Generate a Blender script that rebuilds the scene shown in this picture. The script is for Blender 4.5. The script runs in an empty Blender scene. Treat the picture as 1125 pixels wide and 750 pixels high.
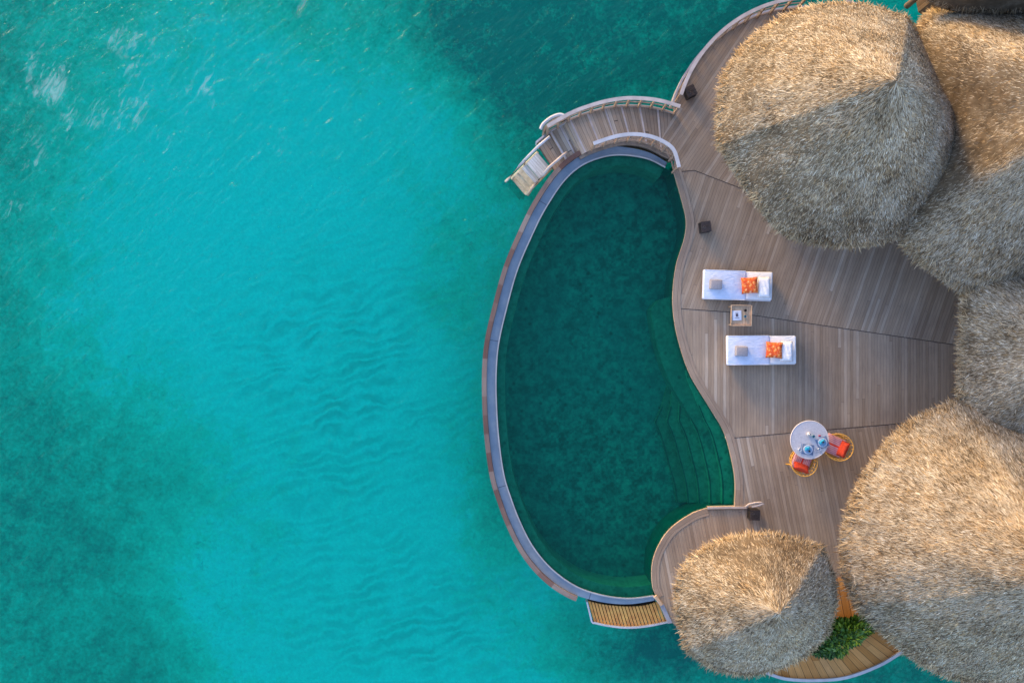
import bpy, bmesh, math, random
import numpy as np
from mathutils import Vector, Matrix
from mathutils.geometry import tessellate_polygon
random.seed(7); rng = np.random.default_rng(7)
scn = bpy.context.scene
COL = scn.collection
H = 28.0; S = 0.0265          # camera height above the deck, metres per photo pixel at deck level
SEA = -2.0; BED = -4.6

def P(x, y, z=0.0):
    k = S*(H-z)/H
    return Vector(((x-562.5)*k, (375-y)*k, z))

# ------------------------------------------------------------------ materials
class NT:
    def __init__(s, name):
        s.m = bpy.data.materials.new(name); s.m.use_nodes = True
        s.t = s.m.node_tree; s.t.nodes.clear()
        s.out = s.n('ShaderNodeOutputMaterial')
    def n(s, typ, **kw):
        nd = s.t.nodes.new(typ)
        for k, v in kw.items(): setattr(nd, k, v)
        return nd
    def l(s, a, b): s.t.links.new(a, b)
    def setin(s, sock, v):
        if isinstance(v, bpy.types.NodeSocket): s.l(v, sock)
        else:
            if isinstance(v, (tuple, list)) and len(v) == 3 and sock.type == 'RGBA': v = (*v, 1)
            sock.default_value = v
    def math(s, op, a, b=0.0, c=None):
        nd = s.n('ShaderNodeMath', operation=op)
        s.setin(nd.inputs[0], a); s.setin(nd.inputs[1], b)
        if c is not None: s.setin(nd.inputs[2], c)
        return nd.outputs[0]
    def mix(s, f, a, b, mode='MIX'):
        nd = s.n('ShaderNodeMix', data_type='RGBA', blend_type=mode)
        s.setin(nd.inputs[0], f); s.setin(nd.inputs[6], a); s.setin(nd.inputs[7], b)
        return nd.outputs[2]
    def noise(s, vec, scale, detail=4, rough=0.55, dist=0.0):
        nd = s.n('ShaderNodeTexNoise')
        if vec is not None: s.l(vec, nd.inputs['Vector'])
        nd.inputs['Scale'].default_value = scale; nd.inputs['Detail'].default_value = detail
        nd.inputs['Roughness'].default_value = rough; nd.inputs['Distortion'].default_value = dist
        return nd.outputs['Fac']
    def ramp(s, f, stops, interp='LINEAR'):
        nd = s.n('ShaderNodeValToRGB'); cr = nd.color_ramp; cr.interpolation = interp
        while len(cr.elements) < len(stops): cr.elements.new(0.5)
        for e, (p, c) in zip(cr.elements, stops):
            e.position = p
            e.color = (*c, 1) if isinstance(c, tuple) else (c, c, c, 1)
        s.l(f, nd.inputs[0]); return nd.outputs[0]
    def mapping(s, vec, scale=(1,1,1), rot=(0,0,0), loc=(0,0,0)):
        nd = s.n('ShaderNodeMapping'); s.l(vec, nd.inputs[0])
        nd.inputs['Scale'].default_value = scale; nd.inputs['Rotation'].default_value = rot
        nd.inputs['Location'].default_value = loc
        return nd.outputs[0]
    def pos(s):
        return s.n('ShaderNodeNewGeometry').outputs['Position']
    def attr(s, name):
        return s.n('ShaderNodeAttribute', attribute_name=name).outputs['Fac']
    def bump(s, h, strength=0.3, dist=0.02):
        nd = s.n('ShaderNodeBump'); s.setin(nd.inputs['Height'], h)
        nd.inputs['Strength'].default_value = strength; nd.inputs['Distance'].default_value = dist
        return nd.outputs[0]
    def bsdf(s, col, rough=0.7, metal=0.0, normal=None, spec=0.4, **kw):
        nd = s.n('ShaderNodeBsdfPrincipled')
        s.setin(nd.inputs['Base Color'], col); s.setin(nd.inputs['Roughness'], rough)
        nd.inputs['Metallic'].default_value = metal
        nd.inputs['Specular IOR Level'].default_value = spec
        for k, v in kw.items(): s.setin(nd.inputs[k], v)
        if normal is not None: s.l(normal, nd.inputs['Normal'])
        return nd.outputs[0]
    def done(s, shader):
        s.l(shader, s.out.inputs[0]); return s.m

def mat_plain(name, col, rough=0.6, metal=0.0, var=0.12, scale=12.0, spec=0.4, bump=0.15, fold=False, **kw):
    t = NT(name); p = t.pos()
    f = t.noise(p, scale, 5)
    c = t.mix(t.ramp(f, [(0.3, 0.0), (0.7, 1.0)]), tuple(x*(1-var) for x in col), tuple(min(1, x*(1+var)) for x in col))
    b = t.bump(t.noise(p, scale*6, 3), bump, 0.004)
    if fold: b = t.bump(t.noise(t.mapping(p, (1, 2.2, 1), (0, 0, 0.4)), 4.0, 3, 0.5, 1.2), 0.8, 0.03)
    return t.done(t.bsdf(c, rough, metal, b, spec, **kw))

def mat_boards(name, w, stops, gapcol, L=2.6, gap=0.07, rough=0.75, grey=0.0, segs=1):
    """planks from the UV map: u runs across the planks, v along them, in metres"""
    t = NT(name)
    uv = t.n('ShaderNodeUVMap').outputs[0]
    sp = t.n('ShaderNodeSeparateXYZ'); t.l(uv, sp.inputs[0])
    u = t.math('DIVIDE', sp.outputs[0], w); idu = t.math('FLOOR', u); fr = t.math('FRACT', u)
    w1 = t.n('ShaderNodeTexWhiteNoise', noise_dimensions='1D'); t.l(idu, w1.inputs['W'])
    v = t.math('ADD', t.math('DIVIDE', sp.outputs[1], L), t.math('MULTIPLY', w1.outputs[0], 9.0))
    idv = t.math('FLOOR', v); frv = t.math('FRACT', v)
    cb = t.n('ShaderNodeCombineXYZ'); t.l(idu, cb.inputs[0]); t.l(idv, cb.inputs[1])
    w2 = t.n('ShaderNodeTexWhiteNoise', noise_dimensions='2D'); t.l(cb.outputs[0], w2.inputs['Vector'])
    col = t.ramp(w2.outputs[0], stops)
    grain = t.noise(t.mapping(uv, (26, 1.3, 1)), 1.6, 5, 0.6, 0.4)
    col = t.mix(0.75, col, t.ramp(grain, [(0.25, 0.66), (0.5, 0.95), (0.8, 1.25)]), 'MULTIPLY')
    big = t.noise(t.pos(), 0.55, 5, 0.6)
    col = t.mix(0.8, col, t.ramp(big, [(0.3, (0.74, 0.72, 0.74)), (0.5, (0.98, 0.96, 0.95)), (0.72, (1.18, 1.12, 1.06))]), 'MULTIPLY')
    st = t.noise(t.pos(), 3.1, 6, 0.7)
    col = t.mix(t.ramp(st, [(0.6, 0.0), (0.78, 0.22)]), col, tuple(c*0.45 for c in stops[1][1]))
    # fasteners stain: short dark dashes every 0.6 m
    g = t.math('MAXIMUM', t.math('LESS_THAN', fr, gap), t.math('LESS_THAN', frv, 0.0009))
    col = t.mix(t.math('MULTIPLY', g, 0.85), col, gapcol)
    hgt = t.math('ADD', t.math('SUBTRACT', 1.0, g), t.math('MULTIPLY', grain, 0.3))
    return t.done(t.bsdf(col, rough, 0, t.bump(hgt, 0.5, 0.006), 0.3))

DK = [(0.0, (0.325, 0.235, 0.155)), (0.3, (0.375, 0.276, 0.185)), (0.62, (0.405, 0.302, 0.206)), (0.9, (0.445, 0.338, 0.236)), (1.0, (0.53, 0.43, 0.32))]
M = {}
M['deck'] = mat_boards('weathered_teak_boards', 0.088, DK, (0.13, 0.10, 0.085), L=9.0)
M['deck_trim'] = mat_boards('weathered_edge_board', 0.145, [(0, (0.33, 0.24, 0.165)), (0.4, (0.36, 0.265, 0.185)), (0.8, (0.39, 0.29, 0.205)), (0.9, (0.41, 0.31, 0.22)), (1, (0.43, 0.33, 0.24))], (0.05, 0.037, 0.03), L=1.7, gap=0.04)
M['walk'] = mat_boards('walkway_boards', 0.105, DK, (0.03, 0.022, 0.02), L=30)
M['orange'] = mat_boards('orange_boards', 0.21, [(0, (0.50, 0.21, 0.045)), (0.3, (0.58, 0.255, 0.06)), (0.6, (0.64, 0.295, 0.08)), (0.9, (0.7, 0.34, 0.10)), (1, (0.74, 0.39, 0.15))], (0.08, 0.03, 0.01), L=3)  # boards in a more orange tone than the deck
M['slat'] = mat_plain('orange_timber', (1.0, 0.38, 0.08), 0.6, var=0.28, scale=5)
M['rail'] = mat_plain('pale_rail_timber', (0.52, 0.43, 0.37), 0.6, var=0.18, scale=4)
M['post'] = mat_plain('brown_post_timber', (0.30, 0.21, 0.145), 0.7, var=0.3, scale=7)
M['fascia'] = mat_plain('grey_fascia', (0.33, 0.32, 0.34), 0.6, var=0.2, scale=4)
M['whitekerb'] = mat_plain('pale_kerb_paint', (0.50, 0.49, 0.49), 0.5, var=0.15, scale=3)
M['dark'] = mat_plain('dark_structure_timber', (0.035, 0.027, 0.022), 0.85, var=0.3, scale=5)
M['pile'] = mat_plain('pile_timber', (0.12, 0.09, 0.07), 0.85, var=0.3, scale=3)
M['wall'] = mat_boards('vertical_wall_boards', 0.14, [(0, (0.2, 0.14, 0.09)), (0.3, (0.24, 0.17, 0.11)), (0.6, (0.28, 0.2, 0.13)), (0.9, (0.3, 0.22, 0.15)), (1, (0.33, 0.25, 0.17))], (0.03, 0.02, 0.015), L=9)
M['cap'] = mat_boards('pool_cap_timber', 0.5, [(0, (0.15, 0.08, 0.06)), (0.3, (0.2, 0.125, 0.095)), (0.55, (0.27, 0.2, 0.16)), (0.8, (0.22, 0.15, 0.12)), (1, (0.31, 0.25, 0.205))], (0.04, 0.02, 0.015), L=0.55, gap=0.0)

def mat_gutter():
    t = NT('wet_overflow_channel'); p = t.pos()
    f = t.noise(p, 1.6, 6, 0.6)
    uv = t.n('ShaderNodeUVMap').outputs[0]
    sp = t.n('ShaderNodeSeparateXYZ'); t.l(uv, sp.inputs[0])
    j = t.math('LESS_THAN', t.math('FRACT', t.math('DIVIDE', sp.outputs[1], 4.3)), 0.006)
    c = t.ramp(f, [(0.3, (0.18, 0.24, 0.28)), (0.5, (0.245, 0.30, 0.34)), (0.7, (0.33, 0.37, 0.38))])  # base colour also carries the sky's blue reflection
    c = t.mix(t.ramp(t.noise(t.mapping(uv, (9, 1.2, 1)), 1.5, 4), [(0.5, 0.0), (0.75, 0.5)]), c, (0.17, 0.24, 0.33))
    c = t.mix(j, c, (0.12, 0.14, 0.17))
    return t.done(t.bsdf(c, 0.22, 0, t.bump(t.noise(p, 14, 3), 0.2, 0.01), 0.6))
M['gutter'] = mat_gutter()
M['lip'] = mat_plain('pale_stone_lip', (0.36, 0.36, 0.35), 0.5, var=0.15, scale=3)

def mat_mosaic(name, a, b, c, deep):
    t = NT(name); p = t.pos()
    sn = t.n('ShaderNodeVectorMath', operation='SNAP'); t.l(p, sn.inputs[0]); sn.inputs[1].default_value = (0.08, 0.08, 5)
    wn = t.n('ShaderNodeTexWhiteNoise'); t.l(sn.outputs[0], wn.inputs[0])
    n1 = t.noise(p, 3.0, 6, 0.72, 0.3)
    n2 = t.noise(p, 0.28, 3)
    f = t.math('ADD', t.math('MULTIPLY', wn.outputs[0], 0.26), t.math('MULTIPLY', t.math('MULTIPLY_ADD', n1, 2.7, -0.85), 0.75))
    col = t.ramp(f, [(0.25, a), (0.55, b), (0.9, c)])
    col = t.mix(t.ramp(n2, [(0.35, 0.0), (0.7, 0.6)]), col, deep)
    # coarse, darker stones here and there
    v = t.n('ShaderNodeTexVoronoi'); t.l(p, v.inputs['Vector']); v.inputs['Scale'].default_value = 3.4
    col = t.mix(t.math('MULTIPLY', t.ramp(v.outputs['Distance'], [(0.10, 0.75), (0.26, 0.0)]), t.ramp(t.noise(p, 1.1, 4, 0.7), [(0.42, 0.0), (0.58, 1.0)])), col, tuple(x*0.35 for x in a))
    return t.done(t.bsdf(col, 0.5, 0, None, 0.3))
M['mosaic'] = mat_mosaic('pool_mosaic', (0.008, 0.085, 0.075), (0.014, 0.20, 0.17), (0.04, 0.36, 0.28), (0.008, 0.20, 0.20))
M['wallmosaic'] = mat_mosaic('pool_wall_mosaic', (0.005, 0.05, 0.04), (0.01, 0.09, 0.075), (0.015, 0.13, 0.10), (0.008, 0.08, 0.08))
M['ledge'] = mat_mosaic('pool_ledge_mosaic', (0.18, 0.15, 0.10), (0.30, 0.24, 0.17), (0.40, 0.30, 0.23), (0.20, 0.20, 0.16))
M['step'] = mat_mosaic('pool_step_mosaic', (0.08, 0.11, 0.08), (0.14, 0.19, 0.14), (0.20, 0.27, 0.19), (0.10, 0.17, 0.14))
for q_, depth_dim in enumerate((1.9, 1.6, 1.35, 1.15, 0.98)): M['step%d' % q_] = mat_mosaic('pool_step_mosaic', *[tuple(c*depth_dim*(1, .97, .97)[i] for i, c in enumerate(cc)) for cc in ((0.07, 0.10, 0.07), (0.12, 0.18, 0.125), (0.17, 0.24, 0.17), (0.08, 0.17, 0.13))])  # deeper steps get darker colours, painting in the light lost through the water

def mat_water(name, tint, haze, hazef, wave, wave_glint=False, rough=0.06, bump_d=0.05):
    t = NT(name); p = t.pos()
    mp = t.mapping(t.mapping(p, (1,1,1), (0, 0, math.radians(-40))), (0.8, 1.6, 1.0))
    w = t.math('ADD', t.noise(mp, wave, 5, 0.6, 0.3), t.math('MULTIPLY', t.noise(mp, wave*0.25, 3, 0.5), 1.4))
    w = t.math('ADD', w, t.math('MULTIPLY', t.noise(mp, wave*3.6, 4, 0.65, 0.5), 0.45))
    bn = t.bump(w, 1.0, bump_d)
    tr = t.n('ShaderNodeBsdfTransparent'); tr.inputs[0].default_value = (*tint, 1)
    df = t.n('ShaderNodeBsdfDiffuse'); df.inputs[0].default_value = (*haze, 1); t.l(bn, df.inputs['Normal'])
    m1 = t.n('ShaderNodeMixShader'); m1.inputs[0].default_value = hazef
    t.l(tr.outputs[0], m1.inputs[1]); t.l(df.outputs[0], m1.inputs[2])
    gl = t.n('ShaderNodeBsdfGlossy'); gl.inputs['Roughness'].default_value = rough; t.l(bn, gl.inputs['Normal'])
    fr = t.n('ShaderNodeFresnel'); fr.inputs[0].default_value = 1.27; t.l(bn, fr.inputs['Normal'])
    m2 = t.n('ShaderNodeMixShader'); t.l(fr.outputs[0], m2.inputs[0]); t.l(m1.outputs[0], m2.inputs[1]); t.l(gl.outputs[0], m2.inputs[2])
    if not wave_glint: return t.done(m2.outputs[0])
    mf = t.mapping(t.mapping(p, (1,1,1), (0, 0, math.radians(-58))), (0.36, 1.15, 1.0))
    f1 = t.noise(mf, 4.4, 8, 0.72, 1.2)
    patch = t.noise(p, 0.55, 3, 0.5)
    k = t.attr('wave_glint')
    # painted wave highlights: only where the patch noise and the masks allow
    v = t.math('ADD', t.math('ADD', f1, t.math('MULTIPLY', t.math('SUBTRACT', patch, 0.5), 0.75)), t.math('MULTIPLY', k, 0.16))
    ff = t.ramp(v, [(0.735, 0.0), (0.90, 0.42)])
    fo = t.n('ShaderNodeBsdfDiffuse'); fo.inputs[0].default_value = (0.50, 0.66, 0.56, 1)
    m3 = t.n('ShaderNodeMixShader'); t.l(ff, m3.inputs[0]); t.l(m2.outputs[0], m3.inputs[1]); t.l(fo.outputs[0], m3.inputs[2])
    return t.done(m3.outputs[0])
M['sea'] = mat_water('lagoon_water', (0.04, 0.99, 0.84), (0.0, 0.58, 0.50), 0.12, 1.5, True, 0.09, 0.062)
M['poolwater'] = mat_water('pool_water', (0.14, 0.86, 0.70), (0.0, 0.115, 0.085), 0.20, 3.0, False, 0.03, 0.009)

def mat_bed():
    t = NT('lagoon_bed'); p = t.pos()
    weed = t.attr('weed'); rip = t.attr('ripple')
    n1 = t.noise(p, 0.33, 7, 0.62, 0.4); n2 = t.noise(p, 1.5, 7, 0.7, 0.5); n3 = t.noise(p, 7.0, 4, 0.7)
    d = t.math('ADD', weed, t.math('MULTIPLY', t.math('SUBTRACT', n1, 0.5), 0.75))
    d = t.math('ADD', d, t.math('MULTIPLY', t.math('SUBTRACT', n2, 0.5), t.math('MULTIPLY_ADD', weed, 1.0, 0.20)))
    d = t.math('ADD', d, t.math('MULTIPLY', t.math('SUBTRACT', n3, 0.5), t.math('MULTIPLY_ADD', weed, 0.8, 0.10)))
    col = t.ramp(d, [(0.0, (0.80, 1.0, 0.93)), (0.22, (0.72, 0.95, 0.84)), (0.40, (0.55, 0.80, 0.58)), (0.62, (0.40, 0.55, 0.37)), (0.82, (0.36, 0.33, 0.22)), (1.0, (0.36, 0.17, 0.13))])
    n4 = t.noise(p, 2.6, 8, 0.78, 0.8)
    sp_ = t.math('MULTIPLY', t.ramp(n4, [(0.55, 0.0), (0.70, 1.0)]), t.ramp(weed, [(0.12, 0.0), (0.42, 0.62)]))
    col = t.mix(sp_, col, (0.12, 0.20, 0.15))
    n5 = t.noise(p, 11.0, 3, 0.7)
    col = t.mix(0.8, col, t.ramp(n5, [(0.3, 0.86), (0.7, 1.10)]), 'MULTIPLY')
    wv = t.n('ShaderNodeTexWave', wave_type='BANDS', bands_direction='Y', wave_profile='SIN')
    mp = t.mapping(p, (1, 1, 1), (0, 0, math.radians(-14)))
    wob = t.n('ShaderNodeTexNoise'); t.l(mp, wob.inputs['Vector']); wob.inputs['Scale'].default_value = 0.6; wob.inputs['Detail'].default_value = 3
    vm = t.n('ShaderNodeVectorMath', operation='MULTIPLY_ADD'); t.l(wob.outputs['Color'], vm.inputs[0]); vm.inputs[1].default_value = (1.3, 1.7, 0); t.l(mp, vm.inputs[2])
    t.l(vm.outputs[0], wv.inputs['Vector']); wv.inputs['Scale'].default_value = 0.78; wv.inputs['Distortion'].default_value = 1.6
    wv.inputs['Detail'].default_value = 2.5; wv.inputs['Detail Scale'].default_value = 1.2
    rip = t.math('MULTIPLY', rip, t.ramp(t.noise(p, 0.9, 3, 0.6), [(0.36, 0.15), (0.6, 1.0)]))
    wf = t.math('MULTIPLY', wv.outputs['Fac'], rip)
    col = t.mix(t.math('MULTIPLY', t.math('MULTIPLY', t.math('SUBTRACT', 1.0, wv.outputs['Fac']), rip), 0.62), col, (0.34, 0.52, 0.48))
    return t.done(t.bsdf(col, 0.9, 0, t.bump(wf, 0.8, 0.09), 0.1))
M['bed'] = mat_bed()

def mat_thatch():
    t = NT('thatch_straw'); p = t.pos(); tone = t.attr('tone')
    n1 = t.noise(p, 0.9, 6, 0.65)
    n2 = t.noise(p, 5.0, 4, 0.6)
    f = t.math('ADD', tone, t.math('ADD', t.math('MULTIPLY', t.math('SUBTRACT', n1, 0.5), 0.75), t.math('MULTIPLY', t.math('SUBTRACT', n2, 0.5), 0.5)))
    c = t.ramp(f, [(0.0, (0.045, 0.031, 0.018)), (0.25, (0.155, 0.115, 0.070)), (0.5, (0.325, 0.272, 0.190)), (0.75, (0.47, 0.41, 0.305)), (1.0, (0.75, 0.69, 0.55))])
    g = t.n('ShaderNodeNewGeometry').outputs['Normal']
    a = t.n('ShaderNodeAttribute', attribute_name='lay').outputs['Vector']
    v1 = t.n('ShaderNodeVectorMath', operation='MULTIPLY_ADD'); t.l(a, v1.inputs[0]); v1.inputs[1].default_value = (4.0, 4.0, 4.0); t.l(g, v1.inputs[2])
    v2 = t.n('ShaderNodeVectorMath', operation='NORMALIZE'); t.l(v1.outputs[0], v2.inputs[0])
    gd = t.math('ADD', t.attr('gold'), t.ramp(t.noise(p, 1.7, 6, 0.72), [(0.46, 0.0), (0.70, 0.35)]))
    c = t.mix(t.math('MINIMUM', gd, 1.0), c, t.mix(1.0, c, (1.12, 0.84, 0.50), 'MULTIPLY'))
    return t.done(t.bsdf(c, 0.75, 0, v2.outputs[0], 0.2))
M['thatch'] = mat_thatch()
M['white_fabric'] = mat_plain('white_canvas', (0.74, 0.75, 0.77), 0.9, var=0.05, scale=9, spec=0.1, fold=True)
M['blue_white'] = mat_plain('cool_white_towelling', (0.66, 0.72, 0.84), 0.95, var=0.06, scale=7, spec=0.1, fold=True)
M['grey_towel'] = mat_plain('grey_towel', (0.36, 0.33, 0.33), 0.95, var=0.16, scale=25, spec=0.1)
M['wood_light'] = mat_plain('light_oak', (0.56, 0.37, 0.22), 0.55, var=0.2, scale=9)
M['wood_mid'] = mat_plain('brown_teak', (0.22, 0.14, 0.08), 0.55, var=0.25, scale=9)
M['paper'] = mat_plain('white_paper', (0.72, 0.74, 0.8), 0.6, var=0.05)
M['ink'] = mat_plain('printed_ink', (0.10, 0.09, 0.12), 0.6, var=0.2)
M['black'] = mat_plain('black_wicker', (0.022, 0.019, 0.017), 0.6, var=0.5, scale=40)
M['darkwood'] = mat_plain('dark_brown_wood', (0.06, 0.042, 0.034), 0.6, var=0.4, scale=20)
M['rattan'] = mat_plain('yellow_rattan', (0.62, 0.33, 0.055), 0.5, var=0.25, scale=20)
M['red'] = mat_plain('red_orange_cushion', (0.52, 0.055, 0.025), 0.85, var=0.15, scale=15, spec=0.15)
M['tabletop'] = mat_plain('pale_stone_top', (0.60, 0.57, 0.57), 0.35, var=0.12, scale=22)
M['rim'] = mat_plain('cream_rim', (0.68, 0.62, 0.58), 0.4, var=0.08)
M['cyan'] = mat_plain('turquoise_napkin', (0.03, 0.48, 0.66), 0.6, var=0.35, scale=30)
M['plate'] = mat_plain('blue_glazed_plate', (0.22, 0.40, 0.60), 0.25, var=0.35, scale=35)
M['plate_white'] = mat_plain('white_glazed_plate', (0.60, 0.66, 0.74), 0.25, var=0.1, scale=20)
M['mat_blue'] = mat_plain('grey_blue_placemat', (0.16, 0.22, 0.34), 0.8, var=0.35, scale=30)
M['steel'] = mat_plain('brushed_steel', (0.6, 0.6, 0.62), 0.28, 0.9, var=0.1)
M['ceramic'] = mat_plain('cream_ceramic', (0.78, 0.74, 0.70), 0.25, var=0.06)
M['glassblue'] = mat_plain('blue_tinted_glass', (0.10, 0.28, 0.36), 0.1, var=0.2, spec=0.8)
M['magenta'] = mat_plain('magenta_petals', (0.42, 0.05, 0.12), 0.7, var=0.3)
M['step_pale'] = mat_boards('pale_step_boards', 0.075, [(0, (0.55, 0.60, 0.60)), (0.4, (0.64, 0.70, 0.70)), (0.7, (0.70, 0.76, 0.76)), (0.9, (0.70, 0.66, 0.54)), (1, (0.78, 0.82, 0.80))], (0.16, 0.15, 0.13), L=5)
M['step_worn'] = mat_plain('algae_worn_step', (0.58, 0.52, 0.36), 0.8, var=0.25, scale=8)
M['soil'] = mat_plain('dark_soil', (0.03, 0.022, 0.015), 0.95, var=0.4)
def mat_stripe():
    t = NT('pink_striped_cotton')
    uv = t.n('ShaderNodeTexCoord').outputs['Object']
    sp = t.n('ShaderNodeSeparateXYZ'); t.l(uv, sp.inputs[0])
    f = t.math('FRACT', t.math('MULTIPLY', sp.outputs[1], 20.0))
    c = t.mix(t.math('GREATER_THAN', f, 0.5), (0.50, 0.20, 0.23), (0.58, 0.36, 0.39))
    c = t.mix(t.math('LESS_THAN', t.math('ABSOLUTE', sp.outputs[1]), 0.022), c, (0.60, 0.045, 0.02))
    return t.done(t.bsdf(c, 0.9, 0, None, 0.1))
M['stripe'] = mat_stripe()
def mat_orange_print():
    t = NT('orange_printed_cotton')
    g = t.n('ShaderNodeTexCoord').outputs['Object']
    v = t.n('ShaderNodeTexVoronoi'); t.l(g, v.inputs['Vector']); v.inputs['Scale'].default_value = 13
    c = t.ramp(v.outputs['Distance'], [(0.15, (0.78, 0.40, 0.14)), (0.4, (0.74, 0.17, 0.035)), (0.65, (0.60, 0.09, 0.03))])
    c = t.mix(t.ramp(t.noise(g, 16, 2), [(0.6, 0.0), (0.68, 0.7)]), c, (0.85, 0.55, 0.35))
    return t.done(t.bsdf(c, 0.9, 0, None, 0.1))
M['print'] = mat_orange_print()
def mat_leaf():
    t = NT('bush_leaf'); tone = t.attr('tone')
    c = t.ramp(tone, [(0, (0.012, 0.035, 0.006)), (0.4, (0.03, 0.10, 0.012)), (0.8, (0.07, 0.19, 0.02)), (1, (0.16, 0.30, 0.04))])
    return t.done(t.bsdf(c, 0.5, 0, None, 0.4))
M['leaf'] = mat_leaf()

# ------------------------------------------------------------------ object helpers
def link(name, me, mat=None, parent=None, **props):
    o = bpy.data.objects.new(name, me); COL.objects.link(o)
    if mat is not None and me is not None:
        me.materials.append(M[mat] if isinstance(mat, str) else mat)
    if parent is not None: o.parent = parent
    for k, v in props.items(): o[k] = v
    return o
def obj(name, bm, mat, parent=None, smooth=False, bevel=0, **props):
    bmesh.ops.recalc_face_normals(bm, faces=bm.faces)
    me = bpy.data.meshes.new(name); bm.to_mesh(me); bm.free()
    if smooth:
        for p in me.polygons: p.use_smooth = True
    o = link(name, me, mat, parent, **props)
    if bevel:
        md = o.modifiers.new('bevel', 'BEVEL'); md.width = bevel; md.segments = 3; md.limit_method = 'ANGLE'
    return o
def thing(name, label, cat, loc=(0,0,0), rz=0.0, group=None):
    o = bpy.data.objects.new(name, None); COL.objects.link(o); o.location = loc; o.rotation_euler = (0,0,rz)
    o['label'] = label; o['category'] = cat
    if group: o['group'] = group
    o.empty_display_size = 0.2
    return o
def copy_tree(o, parent=None):
    c = o.copy(); COL.objects.link(c); c.parent = parent
    for ch in list(o.children): copy_tree(ch, c)
    return c
def relabel(o, label, loc=None, rz=None, group=None):
    o['label'] = label
    if loc is not None: o.location = loc
    if rz is not None: o.rotation_euler[2] = rz
    if group: o['group'] = group
def box(bm, c, s, rot=None):
    m = Matrix.Translation(Vector(c))
    if rot is not None: m = m @ (rot if isinstance(rot, Matrix) else Matrix.Rotation(rot, 4, 'Z'))
    m = m @ Matrix.Diagonal((s[0], s[1], s[2], 1))
    bmesh.ops.create_cube(bm, size=1.0, matrix=m)
def tube(bm, pts, r, n=8, closed=False, r2=None):
    pts = [Vector(p) for p in pts]; rings = []
    N = len(pts)
    for i, p in enumerate(pts):
        if closed: d = pts[(i+1) % N]-pts[i-1]
        else: d = pts[min(i+1, N-1)]-pts[max(i-1, 0)]
        d.normalize()
        up = Vector((0,0,1)) if abs(d.z) < 0.95 else Vector((1,0,0))
        a = d.cross(up).normalized(); b = d.cross(a)
        rr = r if r2 is None else r+(r2-r)*i/max(1, N-1)
        rings.append([bm.verts.new(p+a*math.cos(t)*rr+b*math.sin(t)*rr) for t in [2*math.pi*k/n for k in range(n)]])
    for i in range(N if closed else N-1):
        A, B = rings[i], rings[(i+1) % N]
        for k in range(n): bm.faces.new((A[k], A[(k+1) % n], B[(k+1) % n], B[k]))
    if not closed:
        bm.faces.new(rings[0]); bm.faces.new(rings[-1][::-1])
def lathe(bm, prof, n=32, c=(0,0,0)):
    rings = [[bm.verts.new((c[0]+r*math.cos(t), c[1]+r*math.sin(t), c[2]+z)) for t in [2*math.pi*k/n for k in range(n)]] for r, z in prof]
    for A, B in zip(rings, rings[1:]):
        for k in range(n): bm.faces.new((A[k], A[(k+1) % n], B[(k+1) % n], B[k]))
    bm.faces.new(rings[0][::-1]); bm.faces.new(rings[-1])
def spline(pts, n=10, closed=False):
    """Catmull-Rom through 2D pixel points"""
    pts = [np.array(p, float) for p in pts]; out = []
    N = len(pts)
    rngi = range(N if closed else N-1)
    for i in rngi:
        if closed: p0, p1, p2, p3 = pts[i-1], pts[i], pts[(i+1) % N], pts[(i+2) % N]
        else: p0, p1, p2, p3 = pts[max(i-1,0)], pts[i], pts[i+1], pts[min(i+2, N-1)]
        for k in range(n):
            t = k/n
            out.append(0.5*((2*p1)+(-p0+p2)*t+(2*p0-5*p1+4*p2-p3)*t*t+(-p0+3*p1-3*p2+p3)*t**3))
    if not closed: out.append(pts[-1])
    return [tuple(p) for p in out]
def offset(pts, d):
    """offset an open pixel polyline to its left (in image axes) by d"""
    a = np.array(pts, float); t = np.gradient(a, axis=0); t /= np.linalg.norm(t, axis=1)[:, None]+1e-9
    n = np.stack([t[:, 1], -t[:, 0]], 1)
    dd = np.array(d) if np.ndim(d) else d
    return [tuple(p) for p in (a+n*(dd[:, None] if np.ndim(dd) else dd))]
def resample(pts, step):
    a = np.array(pts, float); L = np.r_[0, np.cumsum(np.linalg.norm(np.diff(a, axis=0), axis=1))]
    n = max(2, int(round(L[-1]/step))+1); s = np.linspace(0, L[-1], n)
    return [(np.interp(x, L, a[:,0]), np.interp(x, L, a[:,1])) for x in s]
def prism(bm, pts, z0, z1, ang=None, px=True, mi=0):
    """polygon (photo pixels at deck level, or metres) raised from z0 to z1, UVs = board axes turned by ang"""
    Q = [P(x, y, 0) if px else Vector((x, y, 0)) for x, y in pts]
    uvl = bm.loops.layers.uv.verify()
    Q = [q for i, q in enumerate(Q) if (q-Q[i-1]).length > 1e-4]
    top = [bm.verts.new((q.x, q.y, z1)) for q in Q]; bot = [bm.verts.new((q.x, q.y, z0)) for q in Q]
    fs = []
    for tri in tessellate_polygon([[Vector((q.x, q.y, 0)) for q in Q]]):
        if len(set(tri)) < 3: continue
        fs.append(bm.faces.new([top[i] for i in tri])); fs.append(bm.faces.new([bot[i] for i in tri][::-1]))
    n = len(Q)
    for i in range(n): fs.append(bm.faces.new((top[i], bot[i], bot[(i+1) % n], top[(i+1) % n])))
    a = math.radians(ang if ang is not None else 90); dx, dy = math.cos(a), math.sin(a)
    for f in fs:
        f.material_index = mi
        for l in f.loops:
            x, y = l.vert.co.x, l.vert.co.y
            l[uvl].uv = (x*dy-y*dx+50, x*dx+y*dy+50+l.vert.co.z)
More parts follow.
